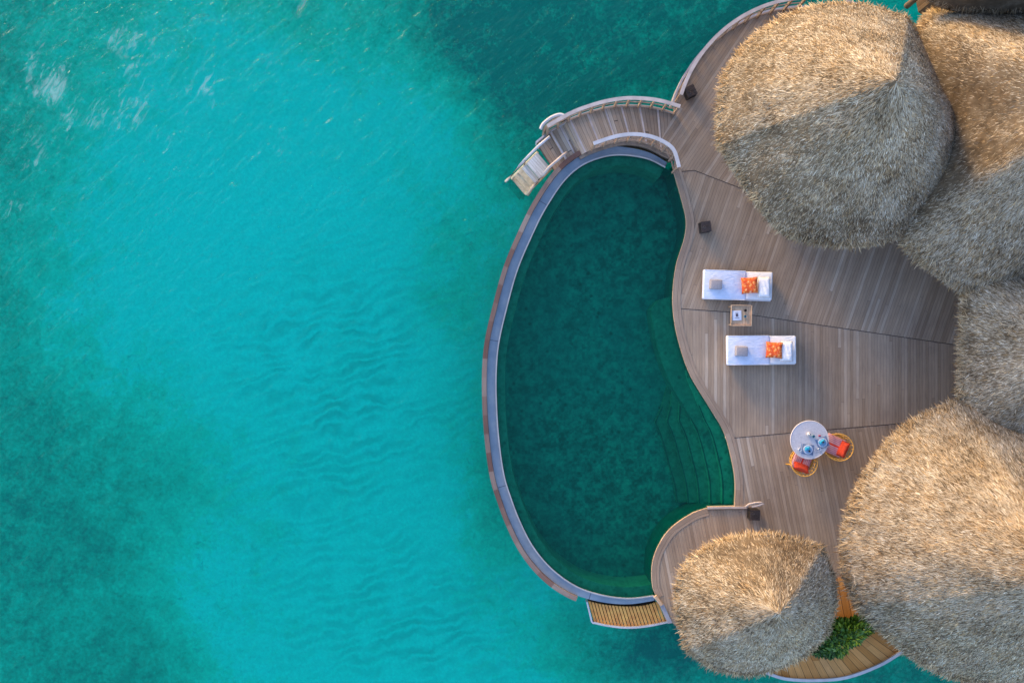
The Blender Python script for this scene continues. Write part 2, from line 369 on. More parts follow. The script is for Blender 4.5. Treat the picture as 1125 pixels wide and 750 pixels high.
def ribbon(bm, A, B, z0, z1, px=True, flip=False, zs=None):
    """solid strip between polylines A and B; UV u across (metres), v along; flip swaps them"""
    uvl = bm.loops.layers.uv.verify()
    n = len(A); s = 0.0; rows = []
    conv = (lambda p: P(p[0], p[1], 0)) if px else (lambda p: Vector((p[0], p[1], 0)))
    pa = None
    for i in range(n):
        a, b = conv(A[i]), conv(B[i]); m = (a+b)/2
        if pa is not None: s += (m-pa).length
        pa = m; w = (a-b).length; dz = zs[i] if zs else 0
        rows.append(([bm.verts.new((q.x, q.y, z+dz)) for q, z in ((a, z1), (b, z1), (b, z0), (a, z0))], s, w))
    for (R1, s1, w1), (R2, s2, w2) in zip(rows, rows[1:]):
        for k in range(4):
            f = bm.faces.new((R1[k], R1[(k+1) % 4], R2[(k+1) % 4], R2[k]))
            us = [0, w1, w1+.2, w1+.4, w1+.6]
            cs = [(us[k], s1), (us[k+1], s1), (us[k+1], s2), (us[k], s2)]
            if k in (1, 3): cs = [(0.01, s1), (0.2, s1), (0.2, s2), (0.01, s2)]
            for l, c in zip(f.loops, cs):
                l[uvl].uv = (c[1], c[0]+3.1) if flip else (c[0]+0.01, c[1])
    bm.faces.new(rows[0][0][::-1]); bm.faces.new(rows[-1][0])

# ------------------------------------------------------------------ camera, light
cam = bpy.data.objects.new('camera', bpy.data.cameras.new('camera')); COL.objects.link(cam)
cam.location = (0, 0, H); cam.rotation_euler = (0, 0, 0)
cam.data.sensor_width = 36; cam.data.lens = 36*H/(1125*S); cam.data.clip_end = 3000; cam.data.clip_start = 0.1
scn.camera = cam
AZ, EL = math.radians(123), math.radians(10)
sd = Vector((math.cos(AZ)*math.cos(EL), math.sin(AZ)*math.cos(EL), math.sin(EL)))
sun = bpy.data.objects.new('sun', bpy.data.lights.new('sun', 'SUN')); COL.objects.link(sun)
sun.rotation_euler = sd.to_track_quat('Z', 'Y').to_euler(); sun.location = (0, 0, 40)
sun.data.energy = 2.9; sun.data.angle = math.radians(15); sun.data.color = (1.0, 0.60, 0.02)
w = bpy.data.worlds.new('World'); scn.world = w; w.use_nodes = True
nt = w.node_tree; bg = nt.nodes['Background']
sky = nt.nodes.new('ShaderNodeTexSky'); sky.sky_type = 'NISHITA'; sky.sun_disc = False
sky.sun_elevation = EL; sky.sun_rotation = math.radians(90)-AZ; sky.air_density = 1.0; sky.dust_density = 0.7; sky.ozone_density = 1.5
tn = nt.nodes.new('ShaderNodeMix'); tn.data_type = 'RGBA'; tn.blend_type = 'MULTIPLY'; tn.inputs[0].default_value = 1.0; tn.inputs[7].default_value = (1.05, 0.96, 1.10, 1)
nt.links.new(sky.outputs[0], tn.inputs[6]); nt.links.new(tn.outputs[2], bg.inputs[0]); bg.inputs[1].default_value = 0.635
scn.view_settings.view_transform = 'Standard'; scn.view_settings.look = 'None'; scn.view_settings.exposure = 0
scn.cycles.transparent_max_bounces = 12

# ------------------------------------------------------------------ sea bed and sea surface
def axis(lo, hi, step, far):
    a = np.arange(lo, hi+step/2, step); g = np.array([1, 3, 8, 20, 60, 180, far])
    return np.concatenate([lo-g[::-1], a, hi+g])
def sheet(name, z, mat, fields, step):
    xs = axis(-19, 19, step, 900); ys = axis(-14, 14, step, 900)
    X, Y = np.meshgrid(xs, ys); nx, ny = len(xs), len(ys)
    Z = np.full_like(X, z)
    co = np.stack([X, Y, Z], -1).reshape(-1, 3)
    i = np.arange(nx*ny).reshape(ny, nx)
    q = np.stack([i[:-1,:-1], i[:-1,1:], i[1:,1:], i[1:,:-1]], -1).reshape(-1, 4)
    me = mesh_np(name, co, q)
    # photo pixel each point is seen at, only to phrase the patch map in familiar numbers
    k = S*(H-z)/H
    px, py = X/k+562.5, 375-Y/k
    for nm, fn in fields.items():
        at = me.attributes.new(nm, 'FLOAT', 'POINT'); at.data.foreach_set('value', fn(px, py).astype(np.float32).ravel())
    return link(name, me, mat, kind='structure')
def mesh_np(name, co, q):
    me = bpy.data.meshes.new(name); n = len(q); k = q.shape[1]
    me.vertices.add(len(co)); me.vertices.foreach_set('co', np.ascontiguousarray(co, np.float32).ravel())
    me.loops.add(n*k); me.loops.foreach_set('vertex_index', np.ascontiguousarray(q, np.int32).ravel())
    me.polygons.add(n); me.polygons.foreach_set('loop_start', np.arange(0, n*k, k, dtype=np.int32))
    me.polygons.foreach_set('loop_total', np.full(n, k, np.int32)) if hasattr(me.polygons[0], 'loop_total') and False else None
    me.update(calc_edges=True); me.validate()
    return me
def G(px, py, cx, cy, sx, sy, rot=0):
    r = math.radians(rot); dx, dy = px-cx, py-cy
    a = dx*math.cos(r)+dy*math.sin(r); b = -dx*math.sin(r)+dy*math.cos(r)
    return np.exp(-(a/sx)**2-(b/sy)**2)
def weed(px, py):
    w = 0.13+0*px
    w += 0.46*G(px, py, 50, 690, 190, 210, 0)+0.25*G(px, py, 150, 760, 110, 60)+0.30*G(px, py, 130, 480, 110, 140)+0.45*G(px, py, -30, 380, 100, 280)
    w += 0.42*G(px, py, -10, 60, 120, 170, 0)+0.30*G(px, py, 210, -20, 260, 75)
    w += 1.10*G(px, py, 700, -10, 190, 120)+0.36*G(px, py, 520, 40, 90, 70)
    w += 0.50*G(px, py, 590, 140, 75, 110)+0.22*G(px, py, 500, 290, 60, 90, 0)+0.36*G(px, py, 540, 545, 38, 90, 0)
    w += 0.50*G(px, py, 760, 700, 120, 70)+0.55*G(px, py, 1000, 750, 160, 60)+0.35*G(px, py, 700, 720, 120, 60)+0.6*G(px, py, 900, 300, 230, 330)
    w -= 0.20*G(px, py, 280, 330, 170, 120, 0)
    return np.clip(w, 0, 1.0)
def ripple(px, py):
    r = G(px, py, 380, 440, 130, 170, 25)+0.9*G(px, py, 470, 690, 170, 90)+0.35*G(px, py, 280, 350, 120, 60)
    return np.clip(r, 0, 1)*(1-0.8*np.clip(weed(px, py)-0.25, 0, 1))
def wave_glint(px, py):
    f = 1.0*G(px, py, 40, 150, 75, 110, 30)+0.8*G(px, py, 110, 90, 110, 80)+0.55*G(px, py, 230, 100, 220, 110, -20)+0.35*G(px, py, 10, 420, 60, 90)
    f += 0.4*G(px, py, 480, 5, 60, 20)
    return np.clip(f, 0, 1)-0.55*np.clip((px-330)/200, 0, 1)-0.55*np.clip((py-260)/120, 0, 1)*np.clip((px-20)/100, 0, 1)
sheet('seabed', BED, 'bed', {'weed': weed, 'ripple': ripple}, 0.25)
sheet('sea', SEA, 'sea', {'wave_glint': wave_glint}, 0.3)

# ------------------------------------------------------------------ the pool
inner_px = [(731,184),(711,174.5),(684,170.5),(662,173),(639,182.5),(619.5,200),(599.5,230),(585,259),(569,297),(557.5,338),(549,375),(546,405),(546,440),(548.5,480),(554,520),(562,547),(572,573),(586,600),(606,624),(632,643),(660,653),(690,657),(719,654)]
inner = spline(inner_px, 8)
def out(d): return offset(inner, -d)
if out(10)[60][0] > inner[60][0]:
    def out(d): return offset(inner, d)
gw = np.full(len(inner), 11.0); gw[:20] = np.linspace(7, 11, 20); gw[-30:] = np.linspace(11, 7, 30)
right_px = [(740,188),(749,219),(754,242),(752,262),(743.5,289),(739.5,318),(740,345),(746,376),(758.5,412),(781,449.5),(796,475.6),(805,509),(808,532),(807,557)]
right = spline(right_px, 8)
lobe_px = [(777,558),(760,564),(737,580),(723,600),(716.5,621),(717,644),(722,657)]
lobe = spline(lobe_px, 8)
water_poly = inner+lobe[::-1]+[(790,558)]+right[::-1]
pool = thing('swimming_pool', 'curved infinity pool of dark green water set into the timber deck above the lagoon', 'swimming pool')
bm = bmesh.new(); prism(bm, water_poly, -1.75, -1.6); obj('pool_floor', bm, 'mosaic', pool)
def wallstrip(bm, pts, z0, z1):
    vs = [(bm.verts.new((*P(x, y).xy, z0)), bm.verts.new((*P(x, y).xy, z1))) for x, y in pts]
    for a, b in zip(vs, vs[1:]): bm.faces.new((a[0], b[0], b[1], a[1]))
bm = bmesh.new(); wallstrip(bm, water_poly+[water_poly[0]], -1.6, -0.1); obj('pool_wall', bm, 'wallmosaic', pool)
bm = bmesh.new(); ribbon(bm, inner, out(-9), -1.6, -0.34); obj('ledge', bm, 'ledge', pool)
bm = bmesh.new(); ribbon(bm, out(0.2), out(1.6), -1.7, -0.075); obj('lip', bm, 'lip', pool)
bm = bmesh.new(); ribbon(bm, out(1.7), offset(inner, [(g if out(10)==offset(inner,10) else -g) for g in gw]), -1.7, -0.17); obj('overflow_channel', bm, 'gutter', pool)
sg = 1 if out(10) == offset(inner, 10) else -1
wood_in = offset(inner, sg*(gw+0.2)); wood_out = offset(inner, sg*(gw+5.4))
a, b = 28, len(inner)-22
bm = bmesh.new(); ribbon(bm, wood_in[a:b], wood_out[a:b], -2.6, -0.03); obj('timber_cap', bm, 'cap', pool)
bm = bmesh.new(); ribbon(bm, offset(inner, sg*1.0), offset(inner, sg*(gw+4)), -4.5, -1.72); obj('outer_wall', bm, 'dark', pool)
# bench and entry steps on the deck side
seg = [p for p in right if 322 < p[1] < 470]
wd = np.clip(np.minimum(np.arange(len(seg))/4.0, 1), 0, 1)**0.5*21
bm = bmesh.new(); ribbon(bm, seg, offset(seg, [(-x if offset(seg, 5)[10][0] > seg[10][0] else x) for x in wd]), -1.62, -0.5); obj('bench', bm, 'step', pool)
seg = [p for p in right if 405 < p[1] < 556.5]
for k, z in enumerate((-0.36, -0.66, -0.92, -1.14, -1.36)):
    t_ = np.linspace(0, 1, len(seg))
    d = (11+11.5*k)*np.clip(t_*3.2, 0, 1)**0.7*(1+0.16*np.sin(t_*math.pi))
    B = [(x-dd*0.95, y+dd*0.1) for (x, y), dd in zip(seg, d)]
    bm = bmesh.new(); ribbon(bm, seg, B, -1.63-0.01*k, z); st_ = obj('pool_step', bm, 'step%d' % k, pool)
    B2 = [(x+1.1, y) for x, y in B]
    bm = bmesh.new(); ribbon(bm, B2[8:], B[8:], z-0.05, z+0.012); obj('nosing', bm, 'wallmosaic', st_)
bm = bmesh.new()
Q = [P(x, y) for x, y in water_poly]; vs_ = [bm.verts.new((q.x, q.y, -0.12)) for q in Q]
for tri in tessellate_polygon([[Vector((q.x, q.y, 0)) for q in Q]]):
    if len(set(tri)) == 3: bm.faces.new([vs_[i] for i in tri])
obj('pool_water', bm, 'poolwater', pool)

# ------------------------------------------------------------------ deck
CC, CR = (881, 156), 147
def circ(a0, a1, r=CR, n=40): return [(CC[0]+r*math.cos(math.radians(a)), CC[1]-r*math.sin(math.radians(a))) for a in np.linspace(a0, a1, n)]
bm = bmesh.new(); T = -0.2
rp = right
def between(y0, y1): return [p for p in rp if y0 < p[1] < y1]
zn = [(741,187.5),(742,168),(727,152),(741,126),(741,122)]+circ(162, 10)+[(1100,300),(1100,316),(820,209),(763,187)]
prism(bm, zn, T, 0.0, 56)
za = [(740,188)]+between(189, 337)+[(740,338),(808,343),(1047,378),(1240,408),(1240,350),(1100,316),(820,209),(763,187)]
prism(bm, za, T, 0.0, 71)
zb = [(740,338)]+between(339, 481)+[(797.5,481),(985,465),(1240,441),(1240,408),(1047,378),(808,343)]
prism(bm, zb, T, 0.0, 90)
zc = [(797.5,481)]+between(482, 556)+[(807,557),(777,558)]+lobe[1:]+[(735,680),(760,705),(850,722),(890,712),(902,690),(918,668),(945,664),(985,700),(1020,735),(1240,735),(1240,441),(985,465)]
prism(bm, zc, T, 0.0, 101)
obj('deck', bm, 'deck', kind='structure')
# edge boards, seams
bm = bmesh.new()
def inset(pts, d):
    o1 = offset(pts, d); return o1
e = resample(right, 5)
r_in = offset(e, 8.5) if offset(e, 5)[20][0] > e[20][0] else offset(e, -8.5)
ribbon(bm, e, r_in, -0.19, 0.012)
e = resample(lobe, 4)
l_in = offset(e, 8) if offset(e, 5)[10][0] > e[10][0] else offset(e, -8)
ribbon(bm, e, l_in, -0.19, 0.012)
ribbon(bm, [(777,556.2),(807,555.6),(826,556)], [(777,559.5),(807,559),(826,559)], -0.19, 0.02)
obj('deck_edge', bm, 'deck_trim', kind='structure')
bm = bmesh.new()
for sm in ([(748,338.6),(808,343),(1047,378),(1200,401)], [(806,480.5),(985,465),(1200,445)], [(748,188.5),(763,187),(820,209),(860,224)]):
    ribbon(bm, sm, [(x, y+0.7) for x, y in sm], -0.1, 0.004)
obj('deck_seam', bm, 'darkwood', kind='structure')
bm = bmesh.new()
for (x, y) in [(748,205),(765,160),(770,90),(820,45),(880,30),(950,50),(760,270),(755,360),(775,410),(815,500),(820,540),(740,610),(735,640),(850,690),(900,330),(900,430),(960,400),(1000,330),(870,560),(940,600),(860,200),(620,160),(655,140),(690,135),(720,140),(1050,440),(1100,600),(1050,700),(900,735),(960,722),(1050,200),(1100,400)]:
    p = P(x, y); lathe(bm, [(0.13, BED-0.2), (0.13, -0.2)], 12, (p.x, p.y, 0))
obj('deck_piling', bm, 'pile', kind='structure')
# fascia hung below the deck edge toward the lagoon
bm = bmesh.new()
arc = circ(164, 20); ribbon(bm, arc, circ(164, 20, CR+2.2), -0.5, 0.05); obj('deck_fascia', bm, 'fascia', kind='structure')

# curved walkway to the sea stairs
wo_px = [(741,126),(722,120.5),(706,118),(684,117.3),(662,120.5),(640,127),(625,133),(611,140.5),(600,147),(590,155)]
wi_px = [(742,172),(733,169),(712,158.5),(692,155),(672,157.5),(649,165),(637,171),(625,178),(618,183),(612,189)]
wo = resample(spline(wo_px, 8), 2.0); n = len(wo)
wi_s = np.array(spline(wi_px, 8)); Lw = np.r_[0, np.cumsum(np.linalg.norm(np.diff(wi_s, axis=0), axis=1))]
wi = [(np.interp(s, Lw, wi_s[:,0]), np.interp(s, Lw, wi_s[:,1])) for s in np.linspace(0, Lw[-1], n)]
zst = [0 if i < n*0.72 else (-0.0 if i < n*0.76 else (-0.16 if i < n*0.87 else -0.32)) for i in range(n)]
bm = bmesh.new(); ribbon(bm, wo, wi, -0.18, -0.004, flip=True, zs=zst); obj('walkway', bm, 'walk', kind='structure')
bm = bmesh.new()
wok = offset(wo, 2.0) if offset(wo, 2)[n//2][1] < wo[n//2][1] else offset(wo, -2.0)
ribbon(bm, wo, wok, -0.45, 0.06, zs=zst); obj('walkway_kerb', bm, 'whitekerb', kind='structure')
bm = bmesh.new()
m = int(n*0.72)
for fr in (0.12, 0.24, 0.36, 0.48, 0.6, 0.72, 0.80, 0.875):
    i = int(n*fr); ribbon(bm, [wo[i], wo[i+1]], [wi[i], wi[i+1]], -0.05, 0.008, zs=[zst[i]]*2)
obj('walkway_seam', bm, 'rail', kind='structure')
bm = bmesh.new()
wif = offset(wi, 3.5) if offset(wi, 3)[n//3][1] > wi[n//3][1] else offset(wi, -3.5)
ribbon(bm, wi[:int(n*.8)], wif[:int(n*.8)], -0.55, -0.06); obj('walkway_fascia', bm, 'post', kind='structure')
bm = bmesh.new(); prism(bm, [(645,166),(690,158),(730,170),(738,190),(725,186),(700,176),(680,172),(650,176)], -1.3, -1.2, 0); obj('walkway_gap_shade', bm, 'dark', kind='structure')  # dark board added for the shadow in the gap below the walkway

# ------------------------------------------------------------------ railings
def railing(label, base_px, h, posts, railw=0.10, mat='rail', low=True, group='timber railings round the deck'):
    """base_px: foot line in deck pixels; a flat top rail on posts"""
    base = resample(base_px, 3.0)
    t = thing('railing', label, 'railing', tuple(P(*base[len(base)//2])), 0, group)
    o = Vector(t.location)
    W = [P(*p) - o for p in base]
    a = np.array([(v.x, v.y) for v in W])
    tg = np.gradient(a, axis=0); tg /= np.linalg.norm(tg, axis=1)[:, None]; nn = np.stack([tg[:,1], -tg[:,0]], 1)
    L = a+nn*railw/2; R = a-nn*railw/2
    bm = bmesh.new(); ribbon(bm, [tuple(x) for x in L], [tuple(x) for x in R], h-0.045, h, px=False); obj('top_rail', bm, mat, t)
    if low:
        bm = bmesh.new(); ribbon(bm, [tuple(x) for x in a+nn*0.02], [tuple(x) for x in a-nn*0.02], 0.10, 0.15, px=False); obj('lower_rail', bm, 'post', t)
        bm = bmesh.new(); ribbon(bm, [tuple(x) for x in a+nn*0.015], [tuple(x) for x in a-nn*0.015], h*0.55, h*0.55+0.03, px=False); obj('middle_rail', bm, 'post', t)
    Ls = np.r_[0, np.cumsum(np.linalg.norm(np.diff(a, axis=0), axis=1))]
    for s in np.linspace(0.03, Ls[-1]-0.03, posts):
        x, y = np.interp(s, Ls, a[:,0]), np.interp(s, Ls, a[:,1])
        tx, ty = np.interp(s, Ls, tg[:,0]), np.interp(s, Ls, tg[:,1])
        bm = bmesh.new(); box(bm, (0,0,0), (0.05, 0.075, h-0.05+0.25)); 
        po = obj('post', bm, 'post', t); po.location = (x, y, (h-0.05-0.25)/2); po.rotation_euler = (0,0,math.atan2(ty, tx))
    return t
railing('curved pale timber railing along the outer edge of the narrow walkway, facing the lagoon', spline(wo_px[:-1], 6), 1.0, 12)
railing('short curved white topped railing on the pool side of the walkway', spline([(649,165),(672,157.5),(692,155),(712,158),(727,165),(735,173),(740,190)], 6), 0.95, 9, mat='whitekerb')
railing('long curved timber railing round the upper deck from the walkway to the big thatched roof', circ(163, 92, CR-1.5), 1.0, 13)
railing('railing at the far top of the upper deck, mostly hidden behind the thatched roof', circ(76, 38, CR-1.5), 1.0, 8)
t = railing('low bent driftwood style rail beside the dark lantern at the pool corner', [(777,557.5),(800,557),(821,557)], 0.06, 2, railw=0.06, low=False, group='low rails at the pool corner')
# curved grab rail outside the walkway end
t = thing('grab_rail', 'white curved grab rail bulging outside the end of the walkway', 'grab rail', tuple(P(606, 139)))
o = Vector(t.location)
pts = [P(x, y, 0.35)-o for x, y in spline([(594,142),(597,136),(606,129),(615,126),(621,128)], 6)]
bm = bmesh.new(); tube(bm, pts, 0.05, 8); obj('rail_bar', bm, 'whitekerb', t, smooth=True)
pts = [P(x+2, y+2.5, 0.1)-o for x, y in spline([(594,142),(597,136),(606,129),(615,126),(621,128)], 6)]
bm = bmesh.new(); ribbon(bm, [(p.x, p.y) for p in pts], [(p.x+.05, p.y-.05) for p in pts], -0.4, 0.2, px=False); obj('panel', bm, 'post', t)

# sea stairs
t = thing('sea_stairs', 'pale timber stairs with white handrails leading from the walkway down into the lagoon', 'stairs', tuple(P(597, 172, -0.4)))
o = Vector(t.location)
def Pz(x, y, z): return P(x, y, z)-o
# run direction seen in the photo: from the walkway end toward the lower left
def tread(c0, c1, d, z, mat, th=0.05):
    bm = bmesh.new(); uvl = bm.loops.layers.uv.verify()
    a, b = Pz(*c0, z), Pz(*c1, z); dv = Pz(c0[0]+d[0], c0[1]+d[1], z)-a
    top = [bm.verts.new(v) for v in (a, b, b+dv, a+dv)]; bot = [bm.verts.new(v-Vector((0,0,th))) for v in (a, b, b+dv, a+dv)]
    fs = [bm.faces.new(top), bm.faces.new(bot[::-1])]+[bm.faces.new((top[i], bot[i], bot[(i+1)%4], top[(i+1)%4])) for i in range(4)]
    for f in fs:
        for l, uv in zip(f.loops, [(0,0),(0,.6),(dv.length,.6),(dv.length,0)]): l[uvl].uv = uv
    obj('tread', bm, mat, t)
A0, B0 = (590.5,167.5), (605,184.5)
tread(A0, B0, (-12, 12.5), -0.75, 'step_pale')
tread((578,180.5),(592.5,197), (-4.5,4.6), -1.05, 'step_pale')
tread((573.4,185.2),(588,201.6), (-4.0,4.2), -1.35, 'step_worn')
tread((569.5,189.5),(584,206), (-4.0,4.2), -1.65, 'step_worn')
tread((566.5,193.5),(580,209.5), (-3.6,4.0), -1.95, 'step_worn')
tread((563.5,197),(577,213), (-3.4,3.8), -2.3, 'step_worn')
tread((561,200.5),(574,216), (-3.2,3.6), -2.7, 'step_worn')
for (a_, b_, c_) in (((590.5,167.5,-0.8), (562.5,196,-1.9), (559.5,200,-2.9)), ((605.5,185,-0.8), (578,213,-1.9), (574,217.5,-2.9))):
    bm = bmesh.new(); tube(bm, [Pz(*a_), Pz(*b_), Pz(*c_)], 0.045, 6); obj('stringer', bm, 'step_worn', t)
for k, pts in enumerate(([(604,150,0.55),(592,160,0.5),(580,172,0.2),(571,182,-0.5),(558,197,-1.6),(553,202,-2.5)], [(622,168,0.2),(618,171,0.55),(603,184,0.5),(597,192,0.2),(586,204,-0.4),(580,214,-1.6)])):
    bm = bmesh.new(); tube(bm, [Pz(*p) for p in pts], 0.04, 8); hr = obj('handrail', bm, 'whitekerb' if k == 0 else 'rail', t, smooth=True)
for p0, p1 in (((592,163,-0.8),(592,160,0.5)), ((600,189,-0.8),(603,184,0.5)), ((576,181,-1.1),(577,176,0.0)), ((588,203,-1.2),(591,199,0.0))):
    bm = bmesh.new(); tube(bm, [Pz(*p0), Pz(*p1)], 0.03, 6); obj('post', bm, 'post', t)

# slatted trough under the pool overflow
t = thing('slatted_shelf', 'orange timber slatted shelf with white edging below the pool overflow', 'slatted shelf', tuple(P(690, 672, 0)))
o = Vector(t.location)
zt = -0.35
def Q(x, y, z=zt): return P(x, y, z)-o
outer = spline([(652,682),(668,685.5),(688,687.5),(710,686),(735,681)], 8)
innr = spline([(646,660),(665,664),(690,666),(710,664.5),(727,659)], 8)
ns = 22
oi = resample(outer, 1); ii = resample(innr, 1)
for k in range(ns):
    f0 = (k+0.08)/ns; f1 = (k+0.86)/ns
    def at(l, f): i = f*(len(l)-1); j = min(int(i), len(l)-2); return tuple(np.array(l[j])*(1-(i-j))+np.array(l[j+1])*(i-j))
    bm = bmesh.new()
    qs = [at(ii, f0), at(ii, f1), at(oi, f1), at(oi, f0)]
    zz = [zt-0.0, zt-0.0, zt, zt]
    top = [bm.verts.new(P(*q, z)-o) for q, z in zip(qs, zz)]; bot = [bm.verts.new(v.co-Vector((0,0,0.07))) for v in top]
    bm.faces.new(top); bm.faces.new(bot[::-1])
    for i in range(4): bm.faces.new((top[i], bot[i], bot[(i+1)%4], top[(i+1)%4]))
    obj('slat', bm, 'slat', t)
bm = bmesh.new(); e1 = [(645.5,659)]+[(648,668)]+outer+[(735,681)]
e1 = resample([(645.5,660),(651,682.5)]+outer[1:]+[(738,680)], 2)
e2 = offset(e1, 1.7)
if e2[len(e2)//2][1] < e1[len(e1)//2][1]: e2 = offset(e1, -1.7)
W1 = [Q(*p) for p in e1]; W2 = [Q(*p) for p in e2]
ribbon(bm, [(p.x, p.y) for p in W1], [(p.x, p.y) for p in W2], -0.6, -0.27, px=False); obj('edging', bm, 'whitekerb', t)
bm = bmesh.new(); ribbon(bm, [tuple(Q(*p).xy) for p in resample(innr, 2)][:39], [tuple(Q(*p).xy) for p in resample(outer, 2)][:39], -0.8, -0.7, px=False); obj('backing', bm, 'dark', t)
# bracket linking it to the deck
t = thing('timber_bracket', 'grey timber bracket joining the rounded deck corner to the orange slatted shelf', 'bracket', tuple(P(727, 668)))
o = Vector(t.location); pts = [P(720,656,0.03)-o, P(727,665,0.03)-o, P(735,683,-0.1)-o]
bm = bmesh.new(); ribbon(bm, [(p.x-.05,p.y) for p in pts], [(p.x+.07,p.y+.02) for p in pts], -0.25, 0.05, px=False); obj('bracket_beam', bm, 'fascia', t)
bm = bmesh.new(); tube(bm, [P(720,654,0.1)-o, P(727,664,0.1)-o], 0.05, 6); obj('bracket_end', bm, 'wood_light', t)

# lower curved orange deck
ro_px = [(835,733),(847,738.5),(865,743.5),(895,745),(928,742),(962,730),(986,716),(1005,700)]
ri_px = [(832,706),(848,712),(868,716),(893,716),(915,715),(938,708),(955,698),(970,680)]
ro = resample(spline(ro_px, 8), 2); nn_ = len(ro); ris = np.array(spline(ri_px, 8)); Lr = np.r_[0, np.cumsum(np.linalg.norm(np.diff(ris, axis=0), axis=1))]
ri = [(np.interp(s, Lr, ris[:,0]), np.interp(s, Lr, ris[:,1])) for s in np.linspace(0, Lr[-1], nn_)]
bm = bmesh.new(); ribbon(bm, ri, ro, -0.2, -0.02, flip=True); obj('lower_walkway', bm, 'orange', kind='structure')
rk = offset(ro, 3.2)
if rk[nn_//2][1] < ro[nn_//2][1]: rk = offset(ro, -3.2)
bm = bmesh.new(); ribbon(bm, ro, rk, -0.4, 0.05); obj('lower_walkway_kerb', bm, 'whitekerb', kind='structure')
bm = bmesh.new(); prism(bm, [(890,640),(940,640),(972,690),(940,712),(860,716),(850,700),(900,690)], -0.35, -0.25, 0); obj('planting_soil', bm, 'soil', kind='structure')
bm = bmesh.new(); prism(bm, [(898,668),(918,684),(952,684),(960,655),(930,632),(902,640)], -0.1, 0.018, 101); obj('passage', bm, 'orange', kind='structure')

# ------------------------------------------------------------------ bush
def bush():
    c = P(930, 700, 0.45)
    t = thing('green_bush', 'dense dark green leafy bush growing between the two lower thatched roofs', 'bush', (c.x, c.y, -0.25))
    N = 5200
    ph = rng.uniform(0, 2*np.pi, N); rr = rng.random(N)**0.5
    lump = 1+0.22*np.sin(3*ph+1)+0.12*np.sin(7*ph)
    x = 0.90*rr*np.cos(ph)*lump; y = 0.50*rr*np.sin(ph)*lump
    x, y = x*0.93-y*0.36*-1, y*0.93+x*0.30
    z = 0.2+0.75*np.sqrt(np.clip(1-rr**2, 0, 1))*rng.uniform(0.35, 1, N)+0.12*np.sin(9*x)*np.cos(8*y)
    root = np.stack([x, y, z], 1)
    d = np.stack([np.cos(ph)*rng.uniform(.2, 1, N)+rng.normal(0, .5, N), np.sin(ph)*rng.uniform(.2, 1, N)+rng.normal(0, .5, N), rng.uniform(-.3, .7, N)], 1)
    d /= np.linalg.norm(d, axis=1)[:, None]
    s = np.cross(d, rng.normal(0, .4, (N, 3))+[0,0,1]); s /= np.linalg.norm(s, axis=1)[:, None]
    L = rng.uniform(.08, .2, N)[:, None]; Wd = L*0.16
    co = np.stack([root, root+d*L*.5+s*Wd, root+d*L, root+d*L*.5-s*Wd], 1).reshape(-1, 3)
    me = mesh_np('foliage', co, np.arange(N*4).reshape(-1, 4))
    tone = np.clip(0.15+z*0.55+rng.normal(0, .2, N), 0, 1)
    at = me.attributes.new('tone', 'FLOAT', 'POINT'); at.data.foreach_set('value', np.repeat(tone, 4).astype(np.float32))
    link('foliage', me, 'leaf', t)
    bm = bmesh.new()
    for k in range(9):
        a = k*0.7; tube(bm, [(0.05*math.cos(a), 0.05*math.sin(a), -0.2), (0.3*math.cos(a), 0.2*math.sin(a), 0.3), (0.6*math.cos(a), 0.4*math.sin(a), 0.6)], 0.02, 5, r2=0.006)
    obj('stem', bm, 'wood_mid', t)
bush()

